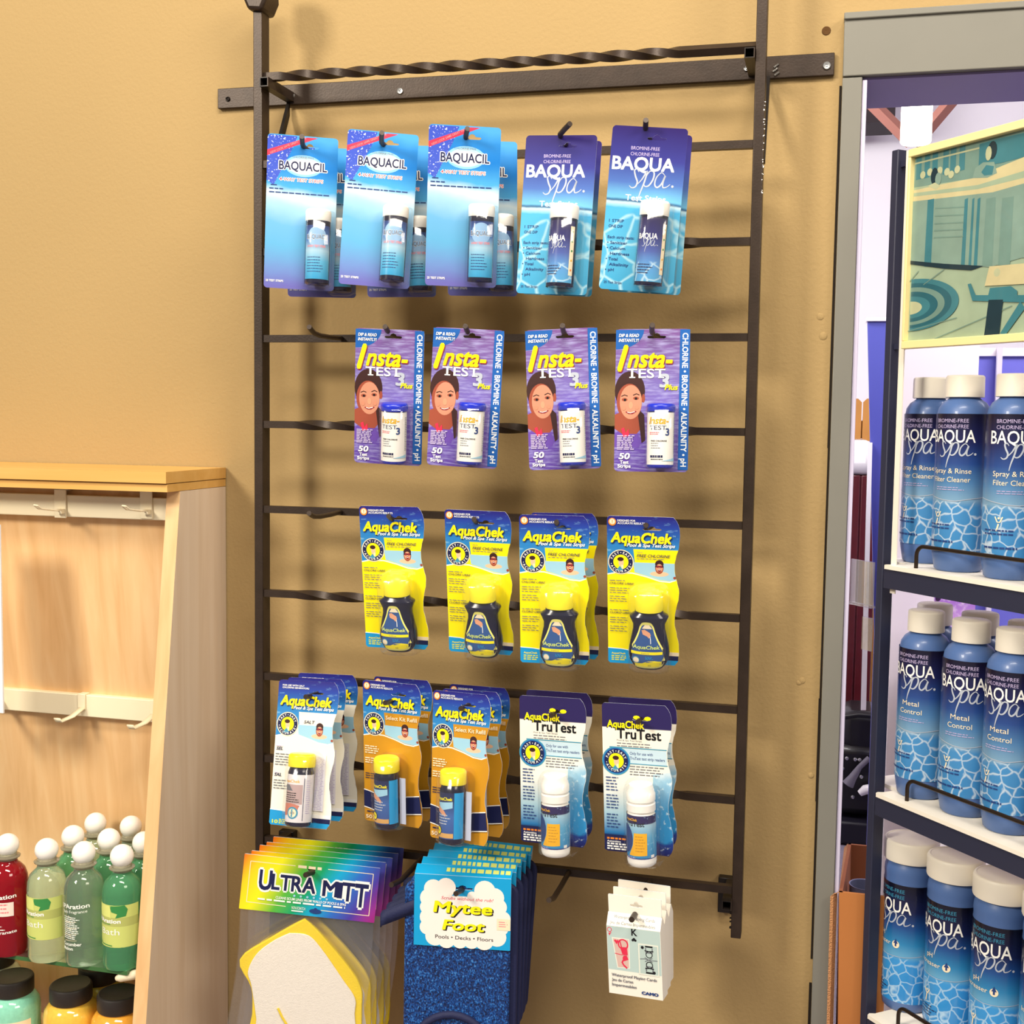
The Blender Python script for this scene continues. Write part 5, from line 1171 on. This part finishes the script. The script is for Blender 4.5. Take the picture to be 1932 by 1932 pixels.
A.poly([pc(865, 640), pc(880, 570), pc(930, 530), pc(1000, 530), pc(1020, 610), pc(960, 640)], C['haze']); A.poly([pc(920, 600), pc(950, 550), pc(1000, 560), pc(990, 620), pc(940, 625)], C['teal'])
u, v = pc(985, 445); A.ell(u, v, .0140, C['dark'], rv=.021, n=14); u, v = pc(962, 468); A.ell(u, v, .0095, C['lite'], rv=.017, n=12)
A.poly([pc(450, 800), pc(1000, 745), pc(1190, 690), pc(2400, 660), pc(2400, 1150), pc(1190, 1220), pc(1000, 1280), pc(700, 1250), pc(450, 1225)], C['haze'])
for x, w_ in ((565, 45), (820, 22), (870, 14), (905, 18), (960, 60), (1060, 70)): A.poly([pc(x, 790), pc(x+w_, 780), pc(x+w_-4, 1270), pc(x-8, 1268)], C['teal' if w_ < 50 else 'mid'])
for y in (850, 905, 960, 1010, 1060): A.stroke([pc(620, y), pc(820, y-6)], .003, C['mid'])
A.poly([pc(450, 1225), pc(700, 1250), pc(960, 1270), pc(880, 1300), pc(700, 1285), pc(450, 1250)], C['dark'])
for i, (s, c_) in enumerate(((1, 'teal'), (.86, 'deep'), (.72, 'mid'), (.58, 'deep'), (.42, 'teal'), (.25, 'lite'))): u, v = pc(470, 1550+i*4); A.ell(u, v, .165*s, C[c_], rv=.066*s, n=36, a0=-PI/2, a1=PI/2)
for a_, c2 in (((450, 1740), (800, 1640)), ((520, 1300), (420, 1420)), ((700, 1290), (560, 1400)), ((640, 1800), (1150, 1560))): A.stroke([pc(*a_), pc(*c2)], .002, C['mid'])
A.poly([pc(1000, 1275), pc(1200, 1260), pc(1400, 1250), pc(1400, 1400), pc(975, 1415)], C['cream']); u, v = pc(1050, 1320); A.ell(u, v, .010, C['lite'], n=10)
A.poly([pc(865, 1400), pc(885, 1395), pc(920, 1480), pc(1400, 1490), pc(1400, 1550), pc(900, 1520)], C['teal']); A.poly([pc(1010, 1430), pc(1140, 1420), pc(1180, 1455), pc(1180, 1485), pc(1000, 1485)], C['teal'])
A.poly([pc(1005, 1515), pc(1095, 1515), pc(1080, 1775), pc(985, 1780)], C['dark']); A.poly([pc(1200, 1530), pc(1230, 1580), pc(1120, 1770), pc(1085, 1760)], C['teal'])
b = MB(); A.emit_flat(b, 0); b.add([(-pw/2, .0005, -ph/2), (pw/2, .0005, -ph/2), (pw/2, .0005, ph/2), (-pw/2, .0005, ph/2)], [(0,1,2,3)], C['pale'])
po = b.build('poster', parent=disp, smooth=0, recalc=False); po.location = ((PX0+PX1)/2, .0065, (PZ0+PZ1)/2)

# spa bottles
M_bot = mat('blue_bottle_plastic', '4F6DA4', rough=.38, spec=.5, coat=.15); M_capc = mat('cream_cap', 'F4ECDC', rough=.45)
def spa_label(words, sc=1.0):
    def f(A):
        for i, s in enumerate(('BROMINE-FREE', 'CHLORINE-FREE')): A.text(s, .20, .062+i*.042, .026, K['lilac'], w=.56)
        A.text('BAQUA', .10, .205, .088, K['white'], w=.78, bold=.010); A.spa(.27, .19, .62, .20, K['silver'], wd=.027)
        for i, (s, w_, x) in enumerate(words): A.text(s, x, .43+i*.062, .036, K['cream'], w=w_)
        A.greek(.25, .53, .5, 2, .016, .005, K['lilac'], 3)
        A.stroke([(-.1, .585), (.15, .605), (.4, .625), (.6, .630), (.85, .612), (1.1, .60)], .010, K['silver'])
        u0, v0 = .30, .76; A.ell(u0, v0-.040, .018, K['cream'], n=10); A.stroke([(u0-.06, v0-.05), (u0-.02, v0-.012), (u0+.02, v0-.012), (u0+.06, v0-.05)], .02, K['cream']); A.stroke([(u0, v0), (u0-.03, v0+.05)], .025, K['cream'])
        A.greek(.05, .80, .6, 2, .025, .010, K['ink'], 3); A.greek(.05, .92, .6, 1, .03, .013, K['ink'], 5)
    return f
def spa_bottle(words):
    root = empty('spa_bottle'); r = .0280; h = .2095
    b = MB(); b.lathe([(0, .001), (r*.80, .0), (r*.88, .002), (r*.97, .016), (r, .024), (r, .157), (r*.985, .166), (r*.93, .174), (r*.80, .1800), (r*.62, .1835), (r*.56, .1850), (r*.54, .188)], M_bot, seg=44); bo = b.build('bottle_body', parent=root)
    b = MB(); b.lathe([(0, h), (.0180, h-.0004), (.0193, h-.0014), (.0197, h-.003), (.0199, h-.0235), (.0190, h-.0240), (.0155, h-.0240)], M_capc, seg=40); b.build('cap', parent=root)
    b = MB(); b.lathe([(.0150, h-.0262), (.0158, h-.0262), (.0158, h-.0239), (.0150, h-.0239)], mat('shadow_gap_ring', '1E2238', rough=.6), seg=32); b.build('gap_shade_ring', parent=root)  # dark ring paints the shade in the gap below the cap
    m = gmat('spa_label_print', [(0, '3B82BC'), (.33, '468CC4'), (.375, '7AA2C0'), (.50, '5080B0'), (.64, '28488A'), (.80, '1E2254'), (1, '140F26')], .022, .168, rough=.28, coat=.3, caust=(.022+.375*.146, 'D4E2EC', 72))
    b = MB(); cyl_patch(b, r+.0002, .146, 1.55, m, cz=.095, n=30); A = Art(.0655, .146); spa_label(words)(A); A.emit_curved(b, cylfn(r+.0003, cz=.095), .0055); b.build('label', parent=bo, recalc=False)
    return root
w1 = [('Spray & Rinse', .66, .17), ('Filter Cleaner', .64, .18)]; w2 = [('Metal', .30, .34), ('Control', .40, .29)]
def put(proto, px, py, Z, hz, rz, lb_, grp, first, cat='bottle'):
    o = proto if first else copy_tree(proto); p = atz(px, py, Z+hz) if px > 10 else tk(px, py, 0); o.location = (p.x, p.y, Z+.0002); o.rotation_euler = (0, 0, math.radians(rz)); tag(o, lb_, cat, grp); return o
g1 = 'blue cleaner bottles on the top white shelf'
P1 = spa_bottle(w1)
for i, (px, py, rz, lb_) in enumerate(((-.0110, .0670, -34, 'blue filter cleaner bottle with cream cap, leftmost on the top white shelf'), (.0625, .0440, -30, 'blue filter cleaner bottle with cream cap, second from left on the top white shelf'),
        (.1310, .0450, -5, 'blue filter cleaner bottle with cream cap, third from left on the top white shelf'), (.1960, .0450, -5, 'blue filter cleaner bottle mostly cut off at the right edge of the top shelf'))): put(P1, px, py, ZS[0], .205, rz, lb_, g1, i == 0)
g2 = 'blue metal control bottles on the middle white shelf'; P2 = spa_bottle(w2)
for i, (px, py, rz, lb_) in enumerate(((.0200, .0435, -32, 'blue metal control bottle with cream cap, front left on the middle white shelf'), (.0860, .0435, -22, 'blue metal control bottle with cream cap, front centre on the middle white shelf'),
        (.1465, .0435, -34, 'blue metal control bottle with cream cap, front right on the middle white shelf'), (.2065, .0435, -20, 'blue metal control bottle cut off at the right edge of the middle shelf'),
        (-.0150, .0895, 0, 'blue bottle in shade, back row left on the middle white shelf'), (.0530, .0900, 0, 'blue bottle in shade, back row second on the middle white shelf'), (.1165, .0920, 0, 'blue bottle in shade, back row third on the middle white shelf'))): put(P2, px, py, ZS[1], .2005, rz, lb_, g2, i == 0)
def ph_bottle():
    root = empty('powder_bottle'); r = .0292; h = .199
    b = MB(); b.lathe([(0, .001), (r*.86, .0), (r*.95, .003), (r, .012), (r, .150), (r*.985, .155), (r*1.0, .160), (r*.985, .166), (r*.93, .170), (r*.88, .174)], M_bot, seg=44); bo = b.build('bottle_body', parent=root)
    b = MB(); vs = []; fs = []; n = 120
    prof = [(.0285, h-.0245, 0), (.0304, h-.0240, 0), (.0306, h-.0225, 1), (.0306, h-.0040, 1), (.0303, h-.0020, 0), (.0294, h-.0008, 0), (.0275, h-.0003, 0), (.0268, h-.0010, 0), (.015, h-.0008, 0), (.0, h-.0006, 0)]
    for rr, z, rib in prof:
        for j in range(n): a = 2*PI*j/n; q = rr+(.00035 if j % 2 and rib else 0); vs.append((q*math.cos(a), q*math.sin(a), z))
    for i in range(len(prof)-1):
        for j in range(n): fs.append((i*n+j, i*n+(j+1) % n, (i+1)*n+(j+1) % n, (i+1)*n+j))
    b.add(vs, fs, M_capc); b.build('cap', parent=root, smooth=30)
    m = gmat('powder_label_print', [(0, '2C86CC'), (.36, '3A96DA'), (.40, '66A8D0'), (.50, '2E86BC'), (.64, '1E4E90'), (.78, '16204E'), (1, '0C0C1A')], .012, .150, rough=.25, coat=.4, caust=(.012+.39*.138, 'BFDDF0', 78))
    b = MB(); cyl_patch(b, r+.0002, .138, 1.5, m, cz=.081, n=30); A = Art(.068, .138)
    for i, s in enumerate(('BROMINE-FREE', 'CHLORINE-FREE')): A.text(s, .20, .068+i*.05, .030, K['teal'], w=.58)
    A.text('BAQUA', .10, .235, .10, K['white'], w=.80, bold=.010); A.spa(.28, .22, .66, .21, K['silver'], wd=.025); A.text('pH', .28, .46, .040, K['cream'], w=.13); A.text('Increaser', .10, .525, .036, K['cream'], w=.46)
    A.ell(.66, .508, .065, K['cream'], n=20); A.rect(.645, .475, .675, .525, K['ink']); A.poly([(.62, .50), (.70, .50), (.66, .46)], K['ink'], dl=0)
    A.stroke([(-.1, .58), (.2, .605), (.5, .615), (.8, .605), (1.1, .585)], .008, K['silver']); A.ell(.32, .74, .018, K['cream'], n=10); A.stroke([(.26, .73), (.30, .765), (.34, .765), (.38, .73)], .02, K['cream']); A.stroke([(.32, .77), (.30, .83)], .025, K['cream'])
    A.greek(.05, .86, .5, 4, .025, .008, K['navy'], 3)
    A.emit_curved(b, cylfn(r+.0003, cz=.081), .0055); b.build('label', parent=bo, recalc=False)
    return root
g3 = 'blue powder bottles on the lowest visible white shelf'; P3 = ph_bottle()
for i, (px, py, rz, lb_) in enumerate(((-.0060, .0600, -52, 'blue pH powder bottle with wide ribbed cap, leftmost on the lowest shelf'), (.0585, .0640, -38, 'blue pH powder bottle with wide ribbed cap, second from left on the lowest shelf'),
        (.1220, .0680, -38, 'blue pH powder bottle with wide ribbed cap, third from left on the lowest shelf'), (.1850, .0720, -20, 'blue pH powder bottle cut off at the lower right edge of the picture'))): put(P3, px, py, ZS[2], .184, rz, lb_, g3, i == 0)

# price holder on the rack post
b = MB(); Mh = film('clear_holder', refl=.14, tint=.10)
b.box((-.062, .004, 1.342), (-.0238, .0062, 1.392), Mh); b.box((-.0345, .002, 1.342), (-.0320, .0085, 1.392), Mh); b.box((-.040, .0045, 1.290), (-.0238, .0062, 1.328), Mh)
b.box((-.062, .002, 1.3395), (-.0238, .0085, 1.3420), Mh)
dpart(b, 'price_holder', smooth=0)

# cardboard carton
ctn = empty('cardboard_carton', (.75, .2, 0)); tag(ctn, 'open brown cardboard carton with a folded flap between trim and navy rack', 'carton')
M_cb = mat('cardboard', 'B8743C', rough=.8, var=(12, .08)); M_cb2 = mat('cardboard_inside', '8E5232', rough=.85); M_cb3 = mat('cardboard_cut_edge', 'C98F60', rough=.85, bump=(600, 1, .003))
fl = at(1583, 1683, .055); zt = fl.z; x0 = fl.x; bl = atz(1600, 1591, zt); y1 = bl.y; x1 = .775
def cpart(mb, name, **k):
    o = mb.build(name, **k); o.parent = ctn; o.matrix_parent_inverse = Matrix.Translation((-.75, -.2, 0)); return o
th = .004; b = MB()
bx0 = at(1594, 1932, .055).x+.004
def wallq(p, q, z_t, m): pass
vs = [(x0, .055, zt), (x1, .055, zt), (x1, .055, 0), (bx0+.01, .055, 0), (x0, .055+th, zt), (x1, .055+th, zt), (x1, .055+th, 0), (bx0+.01, .055+th, 0)]
b.add(vs, [(3,2,1,0), (4,5,6,7), (0,1,5,4), (1,2,6,5), (3,0,4,7)], M_cb); cpart(b, 'front_panel', smooth=0)
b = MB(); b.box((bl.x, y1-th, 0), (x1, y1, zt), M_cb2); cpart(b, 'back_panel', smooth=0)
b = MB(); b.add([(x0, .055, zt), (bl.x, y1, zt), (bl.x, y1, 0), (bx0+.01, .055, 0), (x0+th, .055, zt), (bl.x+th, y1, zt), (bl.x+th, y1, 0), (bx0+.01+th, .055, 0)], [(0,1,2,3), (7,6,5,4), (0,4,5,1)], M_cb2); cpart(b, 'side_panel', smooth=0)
b = MB(); f1 = at(1566.5, 1694, .047); f2 = at(1573.5, 1694, .052)
Fv = [(x0, .056, zt+.001), (bl.x, y1, zt+.001), (bl.x-.010, y1-.02, zt-.001), (f1.x, .052, zt-.004), (x0-.001, .056, zt-.004), (bl.x-.001, y1, zt-.004)]
b.add([(x0, .054, zt), (bl.x, y1, zt), (bl.x-.005, y1-.01, zt-.003), (.7207, .0640, zt-.002), (f1.x, .047, zt-.003)], [(0,1,2,3,4)], M_cb3)
b.add([(f1.x, .047, zt-.003), (f1.x+.005, .059, zt-.003), (f1.x+.006, .059, zt-.30), (f1.x+.0015, .047, zt-.30), (f1.x+.0035, .047, zt-.003), (f1.x+.008, .059, zt-.003), (f1.x+.009, .059, zt-.30), (f1.x+.0050, .047, zt-.30)], [(0,1,2,3), (7,6,5,4), (0,3,7,4), (3,2,6,7), (0,4,5,1)], M_cb3)
cpart(b, 'flap', smooth=0)
b = MB(); c0 = atz(1636, 1665, zt-.012); b.lathe([(.0155, -.22), (.0182, -.0), (.0187, .0015), (.0174, .0012), (.0146, -.21), (.0, -.21)], mat('blue_grey_cup', '6C708E', rough=.35), seg=40); co = b.build('plastic_cup', smooth=50); co.location = (.7515, c0.y, zt-.016)
tag(co, 'blue-grey plastic cup standing inside the cardboard carton', 'cup')
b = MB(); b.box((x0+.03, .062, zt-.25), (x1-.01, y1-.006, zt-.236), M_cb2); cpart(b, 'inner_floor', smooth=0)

# ------------------------------------------------------------------ things in the room behind
M_mar = mat('maroon_cabinet', '4E1018', rough=.35, coat=.3, var=(30, .2)); M_wtub = mat('white_acrylic', 'F4F1F4', rough=.2, coat=.5)
Yt = 3.75
def q(px, py, Y): return at(px, py, Y)
tub = empty('hot_tub', (.75, Yt, 0)); tag(tub, 'maroon hot tub with white acrylic rim tipped on its side in the back room', 'hot tub')
def tpart(mb, name, **k):
    o = mb.build(name, **k); o.parent = tub; o.matrix_parent_inverse = Matrix.Translation((-.75, -Yt, 0)); return o
a = q(1560, 895, Yt); c_ = q(1640, 1330, Yt); b = MB(); x = a.x
while x < c_.x-.001: b.box((x, Yt, 0.02), (min(x+.030, c_.x), Yt+.4, a.z), M_mar); x += .034
b.box((a.x, Yt+.008, .0), (c_.x-.002, Yt+.39, a.z-.002), M_mar); tpart(b, 'cabinet', bevel=.004)
t_ = q(1603, 830, Yt); b = MB(); b.box((a.x, Yt-.03, a.z), (c_.x, Yt+.42, t_.z), M_wtub); tpart(b, 'rim', bevel=.05)
fen = empty('picket_fence', (.75, 4.3, 0)); tag(fen, 'orange-brown dog-eared picket fence piece behind the hot tub', 'fence')
M_pk = mat('cedar_picket', 'C08540', rough=.7, var=(9, .15))
def fpart(mb, name, **k):
    o = mb.build(name, **k); o.parent = fen; o.matrix_parent_inverse = Matrix.Translation((-.75, -4.3, 0)); return o
for pa, pb in ((1601, 1626.5), (1629, 1654), (1656.5, 1681)):
    A0 = q(pa, 752, 4.3); B0 = q(pb, 752, 4.3); b = MB(); w_ = B0.x-A0.x; e = w_*.28
    b.prism([(A0.x, 0), (B0.x, 0), (B0.x, A0.z-e), (B0.x-e, A0.z), (A0.x+e, A0.z), (A0.x, A0.z-e)], M_pk, 4.3, 4.32); fpart(b, 'picket', smooth=0)
zr_ = q(1610, 806, 4.3).z; b = MB(); b.box((q(1601, 806, 4.3).x, 4.321, zr_-.05), (q(1681, 806, 4.3).x, 4.35, zr_+.03), M_pk); fpart(b, 'rail', smooth=0)
# blue upright display panel with white cap and edge
M_bl = mat('royal_blue_panel', '4A4FA8', rough=.45); Yp = 2.6
pan = empty('blue_panel', (.8, Yp, 0)); tag(pan, 'royal blue upright panel with white cap seen left of the navy rack', 'panel')
def ppart(mb, name, **k):
    o = mb.build(name, **k); o.parent = pan; o.matrix_parent_inverse = Matrix.Translation((-.8, -Yp, 0)); return o
L0, L1, R0 = q(1637, 607, Yp), q(1650, 1200, Yp), q(1700, 607, Yp); b = MB()
b.prism([(L0.x+.055, 0.0), (R0.x+.10, 0.0), (R0.x+.10, L0.z), (L0.x, L0.z), (L1.x, L1.z)], M_bl, Yp, Yp+.05); ppart(b, 'panel_board', smooth=0)
cp = q(1634, 599, Yp); b = MB(); b.box((cp.x, Yp-.01, L0.z), (R0.x+.10, Yp+.06, cp.z), M_wtub); ppart(b, 'top_cap', bevel=.003)
b = MB(); e0, e1, e2 = q(1637.5, 835, Yp-.02), q(1646, 835, Yp-.02), q(1624, 1340, Yp-.02); e3 = q(1634, 1340, Yp-.02)
b.prism([(e2.x, e2.z), (e3.x, e3.z), (e1.x, e1.z), (e0.x, e0.z)], M_wtub, Yp-.02, Yp-.001); ppart(b, 'edge_trim', smooth=0)
# black pump machine
mc = empty('pump_machine', (.78, 3.2, 0)); tag(mc, 'black machine with silver bolts and a grey lever on the back room carpet', 'machine')
M_bk = mat('black_machine', '0B0A10', rough=.4, coat=.2)
def mpart(mb, name, **k):
    o = mb.build(name, **k); o.parent = mc; o.matrix_parent_inverse = Matrix.Translation((-.78, -3.2, 0)); return o
a = q(1575, 1405, 3.2); c_ = q(1660, 1510, 3.2); b = MB(); b.box((a.x, 3.2, .10), (c_.x, 3.5, a.z), M_bk)
t0 = q(1590, 1370, 3.2); b.box((t0.x, 3.22, a.z-.05), (c_.x-.01, 3.45, q(1600, 1345, 3.2).z), M_bk); mpart(b, 'housing', bevel=.03)
b = MB(); b.box((a.x-.02, 3.16, .005), (c_.x+.02, 3.55, .09), mat('machine_base', '151320', rough=.5)); mpart(b, 'base', bevel=.01)
for px, py in ((1598, 1431), (1613.5, 1433), (1622, 1434), (1590, 1450), (1625, 1466), (1609, 1504)):
    b = MB(); p = q(px, py, 3.195); b.lathe([(0, .006), (.005, .0055), (.0075, .002), (.008, 0)], M_zinc, seg=16); o = b.build('bolt'); o.location = p; o.rotation_euler = (PI/2, 0, 0); o.parent = mc; o.matrix_parent_inverse = Matrix.Translation((-.78, -3.2, 0))
b = MB(); b.tube([q(1640, 1430, 3.17), q(1622, 1447, 3.165), q(1608, 1468, 3.16), q(1600, 1480, 3.16)], [.010, .010, .016, .022], mat('lever_grey', '6E6A78', rough=.5), seg=12); mpart(b, 'lever')
b = MB(); b.tube([q(1622, 1497, 3.15), q(1632, 1490, 3.15), q(1646, 1488, 3.15)], [.012, .018, .018], M_wtub, seg=12); mpart(b, 'spout')
b = MB(); b.tube([q(1585, 1354, 3.15), q(1620, 1349, 3.15), q(1650, 1352, 3.15)], .010, M_bk, seg=12); mpart(b, 'handle')
# partitions seen through the display rack
M_wp = mat('pinkish_white_panel', 'F2EBEE', rough=.7); M_vp = mat('violet_blue_panel', '6A6AC8', rough=.6)
Y2 = 1.7; a = q(1702, 640, Y2); c_ = q(1779, 1600, Y2); b = MB(); b.box((a.x, Y2, 0), (c_.x+.035, Y2+.04, 2.02), M_wp); o = b.build('partition', smooth=0); tag(o, 'pinkish white partition seen between poster and top shelf bottles', 'partition')
Y3 = 1.9; a = q(1774, 672, Y3); b = MB(); b.box((a.x-.05, Y3, 1.0), (a.x+.75, Y3+.03, a.z), M_vp); b.box((a.x-.05, Y3-.01, a.z), (a.x+.75, Y3+.04, a.z+.02), M_wp); b.box((a.x-.05, Y3-.01, 0), (a.x+.75, Y3+.04, 1.0), M_wp)
a3z = a.z; vio = o = b.build('partition', smooth=0); tag(o, 'violet-blue partition board behind the top shelf bottles at right', 'partition')
Y4 = 1.5; a = q(1762, 1166, Y4); c_ = q(1842, 1100, Y4); b = MB()
M_pp = gmat('purple_print', [(0, 'D9A8F0'), (.5, 'B27AE0'), (1, '9A5CD0')], a.z, c_.z, rough=.3, noise=('F4DCFF', (60, 60, 60), .5, .7)); b.box((a.x, Y4, a.z-.10), (c_.x, Y4+.02, c_.z+.05), M_pp)
po = b.build('purple_box', smooth=0); tag(po, 'purple sparkling printed box seen above the middle shelf bottles', 'box')
for px, py in ((1778, 1122), (1770, 1129)): 
    b = MB(); b.lathe([(0, .002), (.005, .002), (.006, 0)], mat('dark_dot', '3A1C4A', rough=.4), seg=16); o = b.build('dark_dot'); o.location = q(px, py, Y4); o.rotation_euler = (PI/2, 0, 0); o.parent = po
st = MB(); st.box((a.x-.02, Y4-.03, 0), (c_.x+.12, Y4+.15, a.z-.10), M_wp); o = st.build('display_plinth', bevel=.004); tag(o, 'white plinth under the purple box behind the rack', 'plinth')
for px in (1790, 1885):
    b = MB(); p = q(px, 700, Y3-.03); b.box((p.x-.006, Y3-.035, 1.0), (p.x+.006, Y3-.0105, a3z+.02), mat('rod_white', 'D9D2E0', rough=.4)); b.build('post', parent=vio, smooth=0)
# lamp, braces
lp = q(1729, 232, 2.5); lt = q(1729, 194, 2.5); lbm = q(1729, 271, 2.5); h_ = lt.z-lbm.z
lamp = empty('hanging_lamp', (lp.x, 2.5, lbm.z)); tag(lamp, 'glowing white cylindrical lamp hanging above the poster', 'lamp')
b = MB(); b.lathe([(0, 0), (.040, .0), (.0445, .006), (.0445, h_-.006), (.040, h_), (0, h_)], mat('lamp_glow', 'FFF6E6', emit=7), seg=32); b.build('lamp_tube', parent=lamp)
b = MB(); b.lathe([(0, h_+.03), (.02, h_+.03), (.025, h_), (0, h_)], M_rail); b.tube([(0, 0, h_+.02), (0, 0, 3.0-lbm.z)], .004, M_rail); b.build('cord', parent=lamp)
M_br = mat('reddish_timber', '8A5A50', rough=.7)
for (p1, p2, lb_) in (((1640, 190), (1700, 250), 'reddish timber brace running down left of the hanging lamp'), ((1800, 185), (1745, 250), 'reddish timber brace running down right of the hanging lamp')):
    b = MB(); A0 = q(*p1, 3.0); B0 = q(*p2, 3.0); d = (B0-A0).normalized(); A0 = A0-d*((A0.z-2.99)/d.z if A0.z > 2.99 else 0); A0 = A0+d*((2.99-A0.z)/d.z) if abs(d.z) > .01 and A0.z < 2.99 else A0
    b.tube([A0, B0+d*.05], .022, M_br, seg=4); o = b.build('timber_brace', smooth=0); tag(o, lb_, 'brace')
b = MB(); p = q(1665, 222, 4.2); b.box((p.x-.3, 4.15, p.z-.03), (p.x+.05, 4.4, 2.99), mat('dark_vent', '2E2428', rough=.8)); o = b.build('ceiling_vent', smooth=0); tag(o, 'dark box under the back room ceiling left of the lamp', 'vent')
